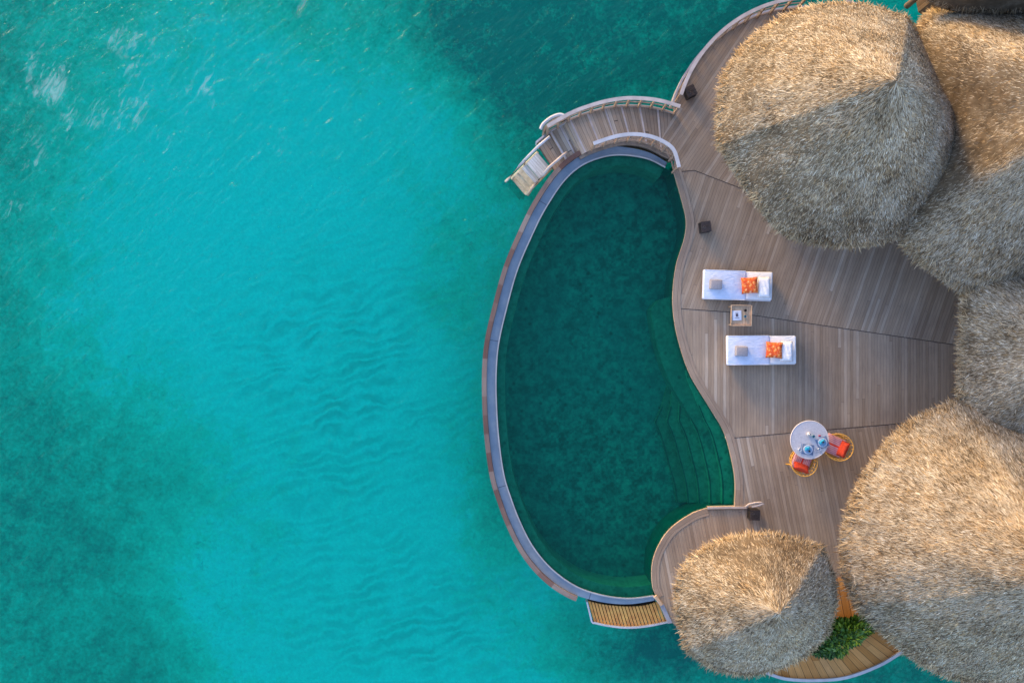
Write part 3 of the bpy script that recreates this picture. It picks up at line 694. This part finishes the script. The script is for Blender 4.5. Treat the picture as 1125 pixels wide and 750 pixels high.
# ------------------------------------------------------------------ thatched pavilions
def facet_outline(pts):
    """polygon whose corners are cut round, less so where a third value marks a hip"""
    for it in range(3):
        out_ = []; n_ = len(pts)
        for i, p in enumerate(pts):
            f = (0.05 if it == 0 else 0.0) if len(p) > 2 else (0.24 if it < 2 else 0.2)
            a_, b_ = np.array(pts[i-1][:2]), np.array(pts[(i+1) % n_][:2]); q_ = np.array(p[:2])
            if f == 0.0: out_.append(p if len(p) > 2 else tuple(q_)); continue
            tail = (1,) if len(p) > 2 else ()
            out_.append(tuple(q_+(a_-q_)*f)+tail); out_.append(tuple(q_+(b_-q_)*f)+tail)
        pts = out_
    return [tuple(p[:2]) for p in pts]
def pavilion(label, outline_px, ridge_px, zA, ze=2.3, pw=1.12, dens=1500, smooth=10, wall=0.62, seed=1, strawlen=0.22):
    R = np.random.default_rng(seed)
    ol = facet_outline(outline_px)
    E = np.array([tuple(P(x, y, ze)) for x, y in ol]); 
    # even resampling of the eave
    E2 = np.vstack([E, E[:1]]); L = np.r_[0, np.cumsum(np.linalg.norm(np.diff(E2, axis=0), axis=1))]
    n = int(L[-1]/0.12); s = np.linspace(0, L[-1], n+1)[:-1]
    E = np.stack([np.interp(s, L, E2[:, k]) for k in range(3)], 1)
    cc_ = E.mean(0); dv = cc_-E; E = E+dv/np.linalg.norm(dv, axis=1)[:, None]*0.13
    r0, r1 = np.array(P(*ridge_px[0], zA)), np.array(P(*ridge_px[1], zA))
    rd = r1-r0; rl = max(1e-6, (rd[:2]**2).sum())
    tt = np.clip(((E[:, :2]-r0[:2])@rd[:2])/rl, 0, 1) if rl > 1e-3 else np.zeros(len(E))
    I = r0+tt[:, None]*rd
    I = I.copy(); I[:, 2] = zA
    c = E.mean(0)
    t = thing('thatched_pavilion', label, 'thatched pavilion', (float(c[0]), float(c[1]), 0.0))
    off = np.array([c[0], c[1], 0.0]); E = E-off; I = I-off
    def lumps(x, y): return 0.05*np.sin(1.3*x+seed+np.sin(1.9*y))*np.cos(1.7*y+2*seed)+0.02*np.sin(3.3*x-2.1*y+np.sin(2*x))+0.012*np.sin(7*y+3*x)
    def surf(u, v):
        """u: eave index (float), v: 0 ridge .. 1 eave"""
        i = np.floor(u).astype(int) % n; j = (i+1) % n; f = (u-np.floor(u))[:, None]
        e = E[i]*(1-f)+E[j]*f; q = I[i]*(1-f)+I[j]*f
        p = q+(e-q)*v[:, None]
        p[:, 2] = q[:, 2]+(e[:, 2]-q[:, 2])*v**pw
        p[:, 2] += lumps(p[:, 0]+off[0], p[:, 1]+off[1])*np.minimum(1, 4*v)
        return p
    rows = 28; vs = np.linspace(0.0, 1.0, rows+1)
    U, V = np.meshgrid(np.arange(n, dtype=float), vs)
    co = surf(U.ravel(), V.ravel()); co[:, 2] -= 0.04
    under = E.copy(); under[:, 2] -= 0.28; under[:, :2] *= 0.985
    hub = np.concatenate([I[:, :2], (I[:, 2:3]-0.7)], 1)
    co = np.vstack([co, under, hub])
    id_ = np.arange((rows+1)*n).reshape(rows+1, n)
    jn = np.roll(id_, -1, axis=1)
    q = np.stack([id_[:-1], id_[1:], jn[1:], jn[:-1]], -1).reshape(-1, 4)
    ui = (rows+1)*n+np.arange(n); uj = np.roll(ui, -1); hi = ui+n; hj = uj+n
    q = np.vstack([q, np.stack([id_[-1], ui, uj, jn[-1]], -1), np.stack([ui, hi, hj, uj], -1)])
    tone0 = np.full(len(co), 0.20)
    # straw
    area_w = np.linalg.norm(E-I, axis=1)
    A = 0.5*(L[-1]*area_w.mean()); N = int(A*dens)
    pu = np.cumsum(area_w); pu = pu/pu[-1]
    u = np.interp(R.random(N), np.r_[0, pu], np.arange(n+1)); v = np.sqrt(R.random(N))*0.995+0.005
    p = surf(u, v)
    world_px = (p[:, 0]+off[0])/(S*(H-p[:, 2])/H)+562.5; world_py = 375-(p[:, 1]+off[1])/(S*(H-p[:, 2])/H)
    vis = (world_px < 1180) & (world_py > -50) & (world_py < 800)
    keep = vis | (R.random(N) < 0.25)
    u, v, p, vis = u[keep], v[keep], p[keep], vis[keep]
    p2 = surf(u, np.minimum(v+0.02, 1.02)); p3 = surf((u+0.5) % n, v)
    d = p2-p; d /= np.linalg.norm(d, axis=1)[:, None]+1e-9
    s_ = p3-p; s_ -= d*(s_*d).sum(1)[:, None]; s_ /= np.linalg.norm(s_, axis=1)[:, None]+1e-9
    nm = np.cross(s_, d); nm *= np.sign(nm[:, 2])[:, None]
    def strands(p, d, s_, nm, Lr, Wr, yaw, lift, roll):
        k = len(p)
        a = R.normal(0, yaw, k)[:, None]; li = R.uniform(lift[0], lift[1], k)[:, None]
        dd = d*np.cos(a)+s_*np.sin(a); dd = dd*np.cos(li)+nm*np.sin(li)
        sd_ = -d*np.sin(a)+s_*np.cos(a); rr = R.normal(0, roll, k)[:, None]
        nn = np.cross(sd_, dd); sd_ = sd_*np.cos(rr)+nn*np.sin(rr)
        l = R.uniform(Lr[0], Lr[1], k)[:, None]; w_ = R.uniform(Wr[0], Wr[1], k)[:, None]
        b = p-dd*l*0.15
        m_ = p+dd*l*0.5; tip = p+dd*l*0.92-nm*0.02*l/0.4
        return np.stack([b-sd_*w_*.4, b+sd_*w_*.4, m_+sd_*w_*.5, tip+sd_*w_*.10, tip-sd_*w_*.10, m_-sd_*w_*.5], 1)
    sc = np.where(vis, 1.0, 1.8)
    S1 = strands(p-nm*0.03, d, s_, nm, (strawlen*.55, strawlen*1.15), (0.008, 0.019), 0.28, (-0.02, 0.13), 0.4)
    t1 = R.normal(0.55, 0.18, len(p))
    # eave fringe: bristling tips and a browner layer under them
    F = int(L[-1]*260); uf = R.random(F)*n; vf = R.uniform(0.955, 1.0, F); pf = surf(uf, vf)
    p2 = surf(uf, vf-0.02); p3 = surf((uf+0.5) % n, vf)
    df = pf-p2; df /= np.linalg.norm(df, axis=1)[:, None]; sf = p3-pf; sf -= df*(sf*df).sum(1)[:, None]; sf /= np.linalg.norm(sf, axis=1)[:, None]+1e-9
    nf = np.cross(sf, df); nf *= np.sign(nf[:, 2])[:, None]
    under_k = R.random(F) < 0.45
    pf = pf-nf*np.where(under_k, R.uniform(0.08, 0.26, F), R.uniform(0.0, 0.08, F))[:, None]
    pf = pf+df*np.where(under_k, R.uniform(0.02, 0.14, F), 0.0)[:, None]*[1, 1, 0.3]
    outd = df.copy(); outd[:, 2] *= 0.55; outd /= np.linalg.norm(outd, axis=1)[:, None]
    S2 = strands(pf, outd, sf, nf, (0.12, 0.34), (0.009, 0.022), 0.45, (-0.15, 0.30), 0.6)
    t2 = np.where(under_k, R.normal(0.36, 0.20, F), R.normal(0.52, 0.2, F))
    SS = np.concatenate([S1, S2]); tn = np.concatenate([t1, t2])
    k = len(SS); base = len(co)
    co_all = np.vstack([co, SS.reshape(-1, 3)])
    b6 = base+np.arange(k)*6
    q1 = np.stack([b6, b6+1, b6+2, b6+5], -1); q2 = np.stack([b6+5, b6+2, b6+3, b6+4], -1)
    me = mesh_np('thatch_roof', co_all, np.vstack([q, q1, q2]))
    lay = np.concatenate([np.zeros((base, 3)), np.repeat(np.concatenate([nm, nf]), 6, axis=0)])
    al = me.attributes.new('lay', 'FLOAT_VECTOR', 'POINT'); al.data.foreach_set('vector', lay.astype(np.float32).ravel())
    gold = np.concatenate([np.zeros(base), np.repeat(np.concatenate([np.clip(R.normal(0.08, 0.35, len(p)), 0, 1), np.where(under_k, 1.0, 0.5)]), 6)])
    ag = me.attributes.new('gold', 'FLOAT', 'POINT'); ag.data.foreach_set('value', gold.astype(np.float32))
    tone = np.concatenate([tone0, np.repeat(tn, 6)])
    at = me.attributes.new('tone', 'FLOAT', 'POINT'); at.data.foreach_set('value', tone.astype(np.float32))
    link('thatch_roof', me, 'thatch', t)
    # walls and posts under the eaves
    cen = E[:, :2].mean(0); wl = cen+(E[:, :2]-cen)*wall
    bm = bmesh.new(); W = [tuple(x) for x in wl[::4]]; W.append(W[0])
    IN = [tuple(cen+(np.array(x)-cen)*0.965) for x in W]
    ribbon(bm, IN, W, 0.005, ze+0.25, px=False, flip=True); obj('wall', bm, 'wall', t)
    np_ = 8
    for k in range(np_):
        x, y = cen+(E[int(k*n/np_), :2]-cen)*min(0.74, wall+0.1)
        bm = bmesh.new(); lathe(bm, [(0.09, 0.0), (0.08, ze+0.05)], 12); po = obj('post', bm, 'post', t, smooth=True); po.location = (x, y, 0)
    return t
R1 = [(783,128),(788,80),(822,34),(880,1),(945,-4),(1003,13,1),(1036,76),(1076,146),(1054,222),(984,273),(905,277),(846,258),(784,160,1)]
pavilion('large thatched pavilion above the sun loungers, its pointed peak golden one side, grey the other', R1, [(984,88),(986,90)], 6.5, seed=1, dens=2400)
R2 = [(981,262),(1005,289),(1035,311),(1064,330),(1130,330),(1215,322),(1290,250),(1320,130),(1290,40),(1230,5),(1160,4),(1110,5),(1065,1),(1022,4),(1002,26),(998,80),(1002,140),(992,205)]
pavilion('broad thatched pavilion at the upper right corner with a shaded valley beside the round one', R2, [(1225,100),(1260,110)], 6.8, seed=2, dens=2400)
R3 = [(1053,318),(1052,360),(1051,400),(1048,440),(1075,500),(1200,520),(1330,500),(1340,290),(1200,262),(1080,282)]
pavilion('grey thatched wing at the right edge between the corner roof and the golden lower roof', R3, [(1215,388),(1300,388)], 5.0, ze=2.25, seed=3, dens=2400)
R4 = [(1047,436,1),(985,465),(945,518),(922,570),(920,628),(937,670,1),(990,722),(1042,752),(1110,760),(1190,752),(1250,700),(1275,620),(1250,530),(1190,480),(1100,446)]
pavilion('largest golden thatched pavilion at the lower right with a long straight shadow line', R4, [(1192,636),(1200,640)], 6.5, seed=4, dens=2400)
R6 = [(735,660),(748,614),(790,587),(848,578),(909,598,1),(928,648),(915,704),(872,736),(824,748),(778,740),(750,715,1)]
pavilion('smallest thatched pavilion at the bottom centre beside the pool corner', R6, [(855,673),(857,674)], 4.7, seed=5, dens=2600, wall=0.55)
R5 = [(1008,-4),(1040,14),(1085,17),(1140,18),(1220,8),(1260,-60),(1210,-150),(1100,-160),(1030,-120),(1012,-50)]
pavilion('thatched roof only just showing as a grey strip along the top right edge', R5, [(1130,-85),(1150,-85)], 6.0, ze=2.9, seed=6, dens=2400)

# ------------------------------------------------------------------ loungers
def rbox(name, c, s, mat, parent, bev=0.03, rot=None):
    bm = bmesh.new(); box(bm, (0,0,0), s)
    o = obj(name, bm, mat, parent, smooth=True, bevel=bev); o.location = c
    if rot: o.rotation_euler = rot
    return o
def cushion_mesh(sx, sy, h, name, n=14, pinch=0.12):
    bm = bmesh.new(); g = {}
    for side in (1, -1):
        for i in range(n+1):
            for j in range(n+1):
                u, v = 2*i/n-1, 2*j/n-1
                edge = (1-u**4)*(1-v**4)
                hh = side*h/2*max(0, edge)**0.45
                px_ = sx/2*u*(1-pinch*(1-abs(v)**2)*abs(u)**2*0.6); py_ = sy/2*v*(1-pinch*(1-abs(u)**2)*abs(v)**2*0.6)
                hh += 0.006*math.sin(9*u+4*v)*edge
                if edge <= 1e-9 and side == -1: g[(side,i,j)] = g[(1,i,j)]
                else: g[(side,i,j)] = bm.verts.new((px_, py_, hh))
    for side in (1, -1):
        for i in range(n):
            for j in range(n):
                q = [g[(side,i,j)], g[(side,i+1,j)], g[(side,i+1,j+1)], g[(side,i,j+1)]]
                bm.faces.new(q if side == 1 else q[::-1])
    return bm
LG = 'white sun loungers side by side on the deck'
def lounger():
    t = thing('sun_lounger', '', 'sun lounger', (0,0,0), 0, LG)
    L, Wd = 1.98, 0.85      # head toward +x
    rbox('base_frame', (0, 0, 0.13), (L-0.02, Wd-0.02, 0.10), 'wood_mid', t, 0.01)
    for sx in (-1, 1):
        for sy in (-1, 1): rbox('leg', (sx*(L/2-0.1), sy*(Wd/2-0.08), 0.045), (0.06, 0.06, 0.085), 'wood_mid', t, 0.005)
    rbox('mattress', (-L/2+0.61, 0, 0.285), (1.22, Wd, 0.20), 'blue_white', t, 0.035)
    rbox('lower_backrest_pad', (L/2-0.385, -0.005, 0.21), (0.77, Wd-0.01, 0.06), 'white_fabric', t, 0.01)
    a = math.radians(16)
    rbox('backrest', (L/2-0.40, 0.0, 0.385), (0.76, Wd-0.05, 0.15), 'white_fabric', t, 0.035, (0, -a, 0))
    for y in (-0.3, 0.3):
        bm = bmesh.new(); tube(bm, [(L/2-0.14, y, 0.2), (L/2-0.12, y, 0.40)], 0.012, 6); obj('backrest_prop', bm, 'steel', t)
    bm = bmesh.new()
    for y in (-Wd/2+0.012, Wd/2-0.012): tube(bm, [(-L/2+0.03, y, 0.384), (-L/2+1.2, y, 0.384)], 0.007, 6)
    obj('piping', bm, 'white_fabric', t)
    return t
l1 = lounger(); p = P(810, 313.5, 0.3); relabel(l1, 'white sun lounger nearer the big thatched roof, above the small square side table', (p.x, p.y, 0.0), math.radians(-2))
l2 = copy_tree(l1); p = P(836, 384.5, 0.3); relabel(l2, 'white sun lounger below the small square side table, nearer the dining table', (p.x, p.y, 0.0), math.radians(0.5))
for (lo, which, cx, cy, tx, ty, pl) in ((l1, 'upper', 823.5, 313.5, 785.5, 312.5, (839.5, 315.5)), (l2, 'lower', 850.5, 384.5, 813.5, 385.5, (864, 386))):
    side = 'above' if which == 'upper' else 'below'
    c = cushion_mesh(0.47, 0.47, 0.15, 'cushion')
    o = obj('throw_cushion', c, 'print', smooth=True, label='orange patterned square cushion on the sun lounger %s the side table' % side, category='cushion', group='orange cushions on the loungers')
    o.location = P(cx, cy, 0.55); o.rotation_euler = (0.03, -math.radians(22), math.radians(3 if which == 'upper' else -3))
    c = cushion_mesh(0.34, 0.58, 0.12, 'pillow', pinch=0.04)
    o = obj('head_pillow', c, 'white_fabric', smooth=True, label='white head pillow on the sun lounger %s the side table' % side, category='pillow', group='white head pillows on the loungers')
    o.location = P(*pl, 0.60); o.rotation_euler = (0, -math.radians(16), 0)
    t = thing('folded_towel', '%s folded towel on the foot of the lounger %s the side table' % ('pale pinkish grey' if which == 'upper' else 'cool grey', side), 'towel', tuple(P(tx, ty, 0.385)), math.radians(-2), 'folded towels on the loungers')
    for k in range(3): rbox('towel_fold', (0.004*k, -0.003*k, 0.032+0.058*k), (0.345-0.008*k, 0.285-0.006*k, 0.056), 'grey_towel', t, 0.022)
# side table
t = thing('side_table', 'small square light wooden tray table between the two loungers', 'side table', tuple(P(810.7, 347, 0.0)), math.radians(-1))
bm = bmesh.new(); 
for k in range(7): box(bm, (-0.24+0.08*k, 0, 0.40), (0.074, 0.54, 0.02))
obj('table_top', bm, 'wood_light', t)
for c, s in (((-0.29,0,0.42),(0.025,0.60,0.07)), ((0.29,0,0.42),(0.025,0.60,0.07)), ((0,-0.29,0.42),(0.555,0.025,0.07)), ((0,0.29,0.42),(0.555,0.025,0.07))): rbox('tray_edge', c, s, 'wood_light', t, 0.006)
for sx in (-1, 1):
    for sy in (-1, 1): rbox('leg', (sx*0.26, sy*0.26, 0.195), (0.04, 0.04, 0.39), 'wood_light', t, 0.005)
t = thing('booklet', 'white printed booklet lying on the wooden side table', 'booklet', tuple(P(809.5, 346.5, 0.415)), math.radians(2))
rbox('cover', (0,0,0.008), (0.26, 0.28, 0.014), 'paper', t, 0.003)
bm = bmesh.new(); box(bm, (0,0.01,0.0172), (0.07,0.09,0.003)); box(bm, (0,-0.07,0.0172), (0.13,0.012,0.003)); box(bm, (0,0.085,0.0172), (0.09,0.01,0.003)); obj('printed_cover_mark', bm, 'ink', t)
for k, (x, y) in enumerate(((818.4, 341), (818.2, 347.5))):
    bm = bmesh.new(); lathe(bm, [(0.025,0),(0.035,0.03),(0.037,0.09),(0.032,0.09),(0.03,0.02)], 16)
    o = obj('drinking_glass', bm, 'glassblue' if k else 'darkwood', smooth=True, label=('dark glass tumbler in the top right corner of the side table' if k == 0 else 'blue tinted glass tumbler beside the booklet on the side table'), category='glass'); o.location = P(x, y, 0.411)

# ------------------------------------------------------------------ lanterns
def lantern():
    t = thing('lantern', '', 'lantern', (0,0,0), 0, 'dark lanterns standing on the deck')
    rbox('base', (0,0,0.02), (0.30,0.30,0.035), 'darkwood', t, 0.004)
    for sx in (-1,1):
        for sy in (-1,1): rbox('corner_post', (sx*0.13, sy*0.13, 0.20), (0.03,0.03,0.325), 'black', t, 0.003)
    for sx in (-1,1):
        bm = bmesh.new()
        for k in range(7): box(bm, (sx*0.13, -0.09+0.03*k, 0.20), (0.012,0.012,0.325))
        obj('side_grille', bm, 'black', t)
        bm = bmesh.new()
        for k in range(7): box(bm, (-0.09+0.03*k, sx*0.13, 0.20), (0.012,0.012,0.325))
        obj('side_grille', bm, 'black', t)
    bm = bmesh.new()
    for k in range(9): box(bm, (-0.128+0.032*k, 0, 0.372), (0.026,0.30,0.018))
    obj('slatted_lid', bm, 'darkwood', t)
    bm = bmesh.new(); tube(bm, [(-0.07,0,0.38),(-0.05,0,0.43),(0.05,0,0.43),(0.07,0,0.38)], 0.01, 6); obj('handle', bm, 'black', t)
    bm = bmesh.new(); lathe(bm, [(0.045,0.04),(0.045,0.18),(0.01,0.185)], 16); obj('candle', bm, 'ceramic', t)
    return t
g = lantern(); relabel(g, 'dark box lantern beside the curved railing at the end of the walkway', tuple(P(756.5,103.5,0.02)), math.radians(25))
g2 = copy_tree(g); relabel(g2, 'dark box lantern standing alone on open deck between the pool and the big roof', tuple(P(773,250.5,0.0)), math.radians(8))
g3 = copy_tree(g); relabel(g3, 'black box lantern behind the low rail at the lower pool corner', tuple(P(826,563,0.0)), math.radians(-2))
t = thing('driftwood_rail_end', 'pale curled timber handrail end above the black lantern at the pool corner', 'rail end', tuple(P(829, 554, 0.0)))
o = Vector(t.location); pts = [P(819,556.5,0.45)-o, P(823,553.5,0.46)-o, P(830,552,0.46)-o, P(836,551.5,0.45)-o, P(839,552.8,0.45)-o, P(834,554.8,0.45)-o, P(826,556.5,0.45)-o]
bm = bmesh.new(); tube(bm, pts, 0.028, 8); obj('curved_bar', bm, 'rail', t, smooth=True)
bm = bmesh.new(); tube(bm, [P(821,557,0)-o, P(821,556,0.45)-o], 0.025, 8); obj('post', bm, 'rail', t)

# ------------------------------------------------------------------ dining set
TC = P(889.5, 483, 0.75)
t = thing('dining_table', 'round pale stone topped pedestal dining table with a cream rim', 'table', (TC.x, TC.y, 0))
bm = bmesh.new(); lathe(bm, [(0.50,0.715),(0.535,0.72),(0.535,0.742),(0.5,0.745)], 48); obj('table_top', bm, 'tabletop', t)
bm = bmesh.new()
tube(bm, [(0.535*math.cos(a), 0.535*math.sin(a), 0.735) for a in [2*math.pi*k/48 for k in range(48)]], 0.018, 8, closed=True); obj('rim', bm, 'rim', t, smooth=True)
bm = bmesh.new(); lathe(bm, [(0.06,0.02),(0.045,0.1),(0.045,0.62),(0.12,0.714)], 24); obj('pedestal', bm, 'rim', t, smooth=True)
bm = bmesh.new(); lathe(bm, [(0.30,0.0),(0.30,0.02),(0.06,0.04)], 32); obj('base', bm, 'rim', t)
zt = 0.746
for (x, y, rz, lb, nap) in ((887.5, 493.5, -8, 'near the lower rim of the table', 0), (903.5, 486, 22, 'at the right side of the table', 1)):
    c = P(x, y, zt)
    o = rbox('placemat', (c.x, c.y, zt+0.004), (0.33, 0.29, 0.007), 'mat_blue', None, 0.002, (0,0,math.radians(rz)))
    o['label'] = 'grey blue woven placemat ' + lb; o['category'] = 'placemat'; o['group'] = 'placemats on the dining table'
    t = thing('dinner_plate', 'blue glazed plate ' + lb, 'plate', (c.x, c.y, zt+0.008), math.radians(rz), 'plates on the dining table')
    bm = bmesh.new(); lathe(bm, [(0.08,0.0),(0.135,0.018),(0.13,0.022),(0.08,0.006)], 32); obj('rim', bm, 'plate_white', t, smooth=True)
    bm = bmesh.new(); lathe(bm, [(0.07,0.008),(0.105,0.017),(0.10,0.02)], 28); obj('glazed_centre', bm, 'plate', t, smooth=True)
    bm = cushion_mesh(0.17, 0.11, 0.05, 'napkin', 8, 0.5) if nap == 0 else cushion_mesh(0.24, 0.10, 0.05, 'napkin', 8, 0.7)
    o = obj('napkin', bm, 'cyan', smooth=True, label='turquoise folded napkin on the plate ' + lb, category='napkin', group='turquoise napkins'); o.location = P(x-0.5, y-0.8, zt+0.052); o.rotation_euler = (0.05, 0.08, math.radians(rz+12))
    bm = bmesh.new(); lathe(bm, [(0.018,0),(0.026,0.02),(0.022,0.05),(0.015,0.05)], 12)
    o = obj('napkin_ring', bm, 'black', smooth=True, label='small dark ring by the napkin ' + lb, category='napkin ring', group='napkin rings'); o.location = P(x+1.5, y+1.8, zt+0.032) if nap == 0 else P(x+0.7, y-0.6, zt+0.08)
c = P(888, 476.5, zt); t = thing('teapot', 'small cream round pot with a shiny lid in the middle of the table', 'pot', (c.x, c.y, zt))
bm = bmesh.new(); lathe(bm, [(0.03,0.0),(0.055,0.03),(0.055,0.06),(0.035,0.085)], 24); obj('body', bm, 'ceramic', t, smooth=True)
bm = bmesh.new(); lathe(bm, [(0.034,0.086),(0.02,0.10),(0.008,0.105),(0.01,0.12)], 20); obj('lid', bm, 'steel', t, smooth=True)
bm = bmesh.new(); tube(bm, [(-0.05,0,0.03),(-0.085,0.0,0.05),(-0.05,0,0.075)], 0.006, 6); obj('handle', bm, 'ceramic', t, smooth=True)
for (x, y, m_, lb) in ((893, 479, 'glassblue', 'blue tinted glass tumbler beside the cream pot'), (878, 493.5, 'plate_white', 'clear white tumbler at the left rim of the table'), (899.5, 493, 'plate_white', 'small clear glass between the two place settings')):
    bm = bmesh.new(); lathe(bm, [(0.028,0),(0.036,0.02),(0.042,0.09),(0.036,0.09),(0.03,0.015)], 18)
    o = obj('drinking_glass', bm, m_, smooth=True, label=lb, category='glass'); o.location = P(x, y, zt)
o = obj('flower', cushion_mesh(0.07, 0.05, 0.03, 'flower', 6), 'magenta', smooth=True, label='tiny magenta flower lying near the upper right of the dining table', category='flower'); o.location = P(900.5, 478.6, zt+0.016)
for k, (x, y, rz) in enumerate(((895.5,494,75),(897,495,75),(879.5,489,82),(909,491,20))):
    bm = bmesh.new(); tube(bm, [(-0.08,0,0.006),(0.05,0,0.005)], 0.006, 6); lathe(bm, [(0.012,0),(0.014,0.006)], 8, (0.06,0,0))
    o = obj('spoon', bm, 'steel', label=['steel spoon just right of the lower plate, inner one','steel spoon right of the lower plate, outer one','steel spoon left of the lower plate','steel spoon beside the right hand plate'][k], category='spoon', group='cutlery on the dining table'); o.location = P(x, y, zt+0.003); o.rotation_euler = (0,0,math.radians(rz))

def chair():
    """faces +x"""
    t = thing('rattan_chair', '', 'chair', (0,0,0), 0, 'rattan chairs at the dining table')
    R_ = 0.34
    bm = bmesh.new(); tube(bm, [(R_*math.cos(a), R_*math.sin(a), 0.40) for a in [2*math.pi*k/32 for k in range(32)]], 0.013, 8, closed=True); obj('seat_ring', bm, 'rattan', t, smooth=True)
    bm = bmesh.new(); lathe(bm, [(R_-0.01,0.385),(R_-0.01,0.395)], 32); obj('woven_seat', bm, 'rattan', t)
    angs = np.radians(np.linspace(50, 310, 33))
    top = [(0.39*math.cos(a)-0.02, 0.38*math.sin(a), 0.64+0.14*math.sin((a-math.radians(50))/math.radians(260)*math.pi)) for a in angs]
    bm = bmesh.new(); tube(bm, top, 0.013, 8); obj('back_rail', bm, 'rattan', t, smooth=True)
    top2 = [(0.36*math.cos(a)-0.02, 0.35*math.sin(a), 0.55+0.05*math.sin((a-math.radians(50))/math.radians(260)*math.pi)) for a in angs]
    bm = bmesh.new(); tube(bm, top2, 0.012, 6); obj('middle_rail', bm, 'rattan', t, smooth=True)
    for k in range(0, 33, 2):
        a = angs[k]; bm = bmesh.new(); tube(bm, [(R_*math.cos(a), R_*math.sin(a), 0.40), top2[k], top[k]], 0.008, 5); obj('spindle', bm, 'rattan', t)
    for a in (45, 135, 225, 315):
        a = math.radians(a); bm = bmesh.new(); tube(bm, [(0.36*math.cos(a), 0.36*math.sin(a), 0.0), (0.31*math.cos(a), 0.31*math.sin(a), 0.39)], 0.018, 8); obj('leg', bm, 'rattan', t)
    bm = cushion_mesh(0.60, 0.54, 0.10, 'cush', 14, 0.02)
    o = obj('seat_cushion', bm, 'stripe', t, smooth=True); o.location = (0.03, 0, 0.445)
    return t
c1 = chair(); p = P(880.5, 505.5, 0.4); relabel(c1, 'yellow rattan tub chair with red cushion, below the table and nearer the pool', (p.x, p.y, 0), math.radians(70))
c2 = copy_tree(c1); p = P(917, 489.5, 0.4); relabel(c2, 'yellow rattan tub chair with red cushion, right of the table and nearer the golden roof', (p.x, p.y, 0), math.radians(156))
for ch, lb, a in ((c1, 'below', 70), (c2, 'right of', 156)):
    o = obj('back_pillow', cushion_mesh(0.27, 0.46, 0.15, 'pil', 12, 0.1), 'red', smooth=True, label='red orange pillow leaning in the chair %s the dining table' % lb, category='pillow', group='red pillows on the rattan chairs')
    a = math.radians(a); o.location = ch.location+Vector((-0.19*math.cos(a), -0.19*math.sin(a), 0.60)); o.rotation_euler = (0, math.radians(48), a)
    o.rotation_mode = 'XYZ'
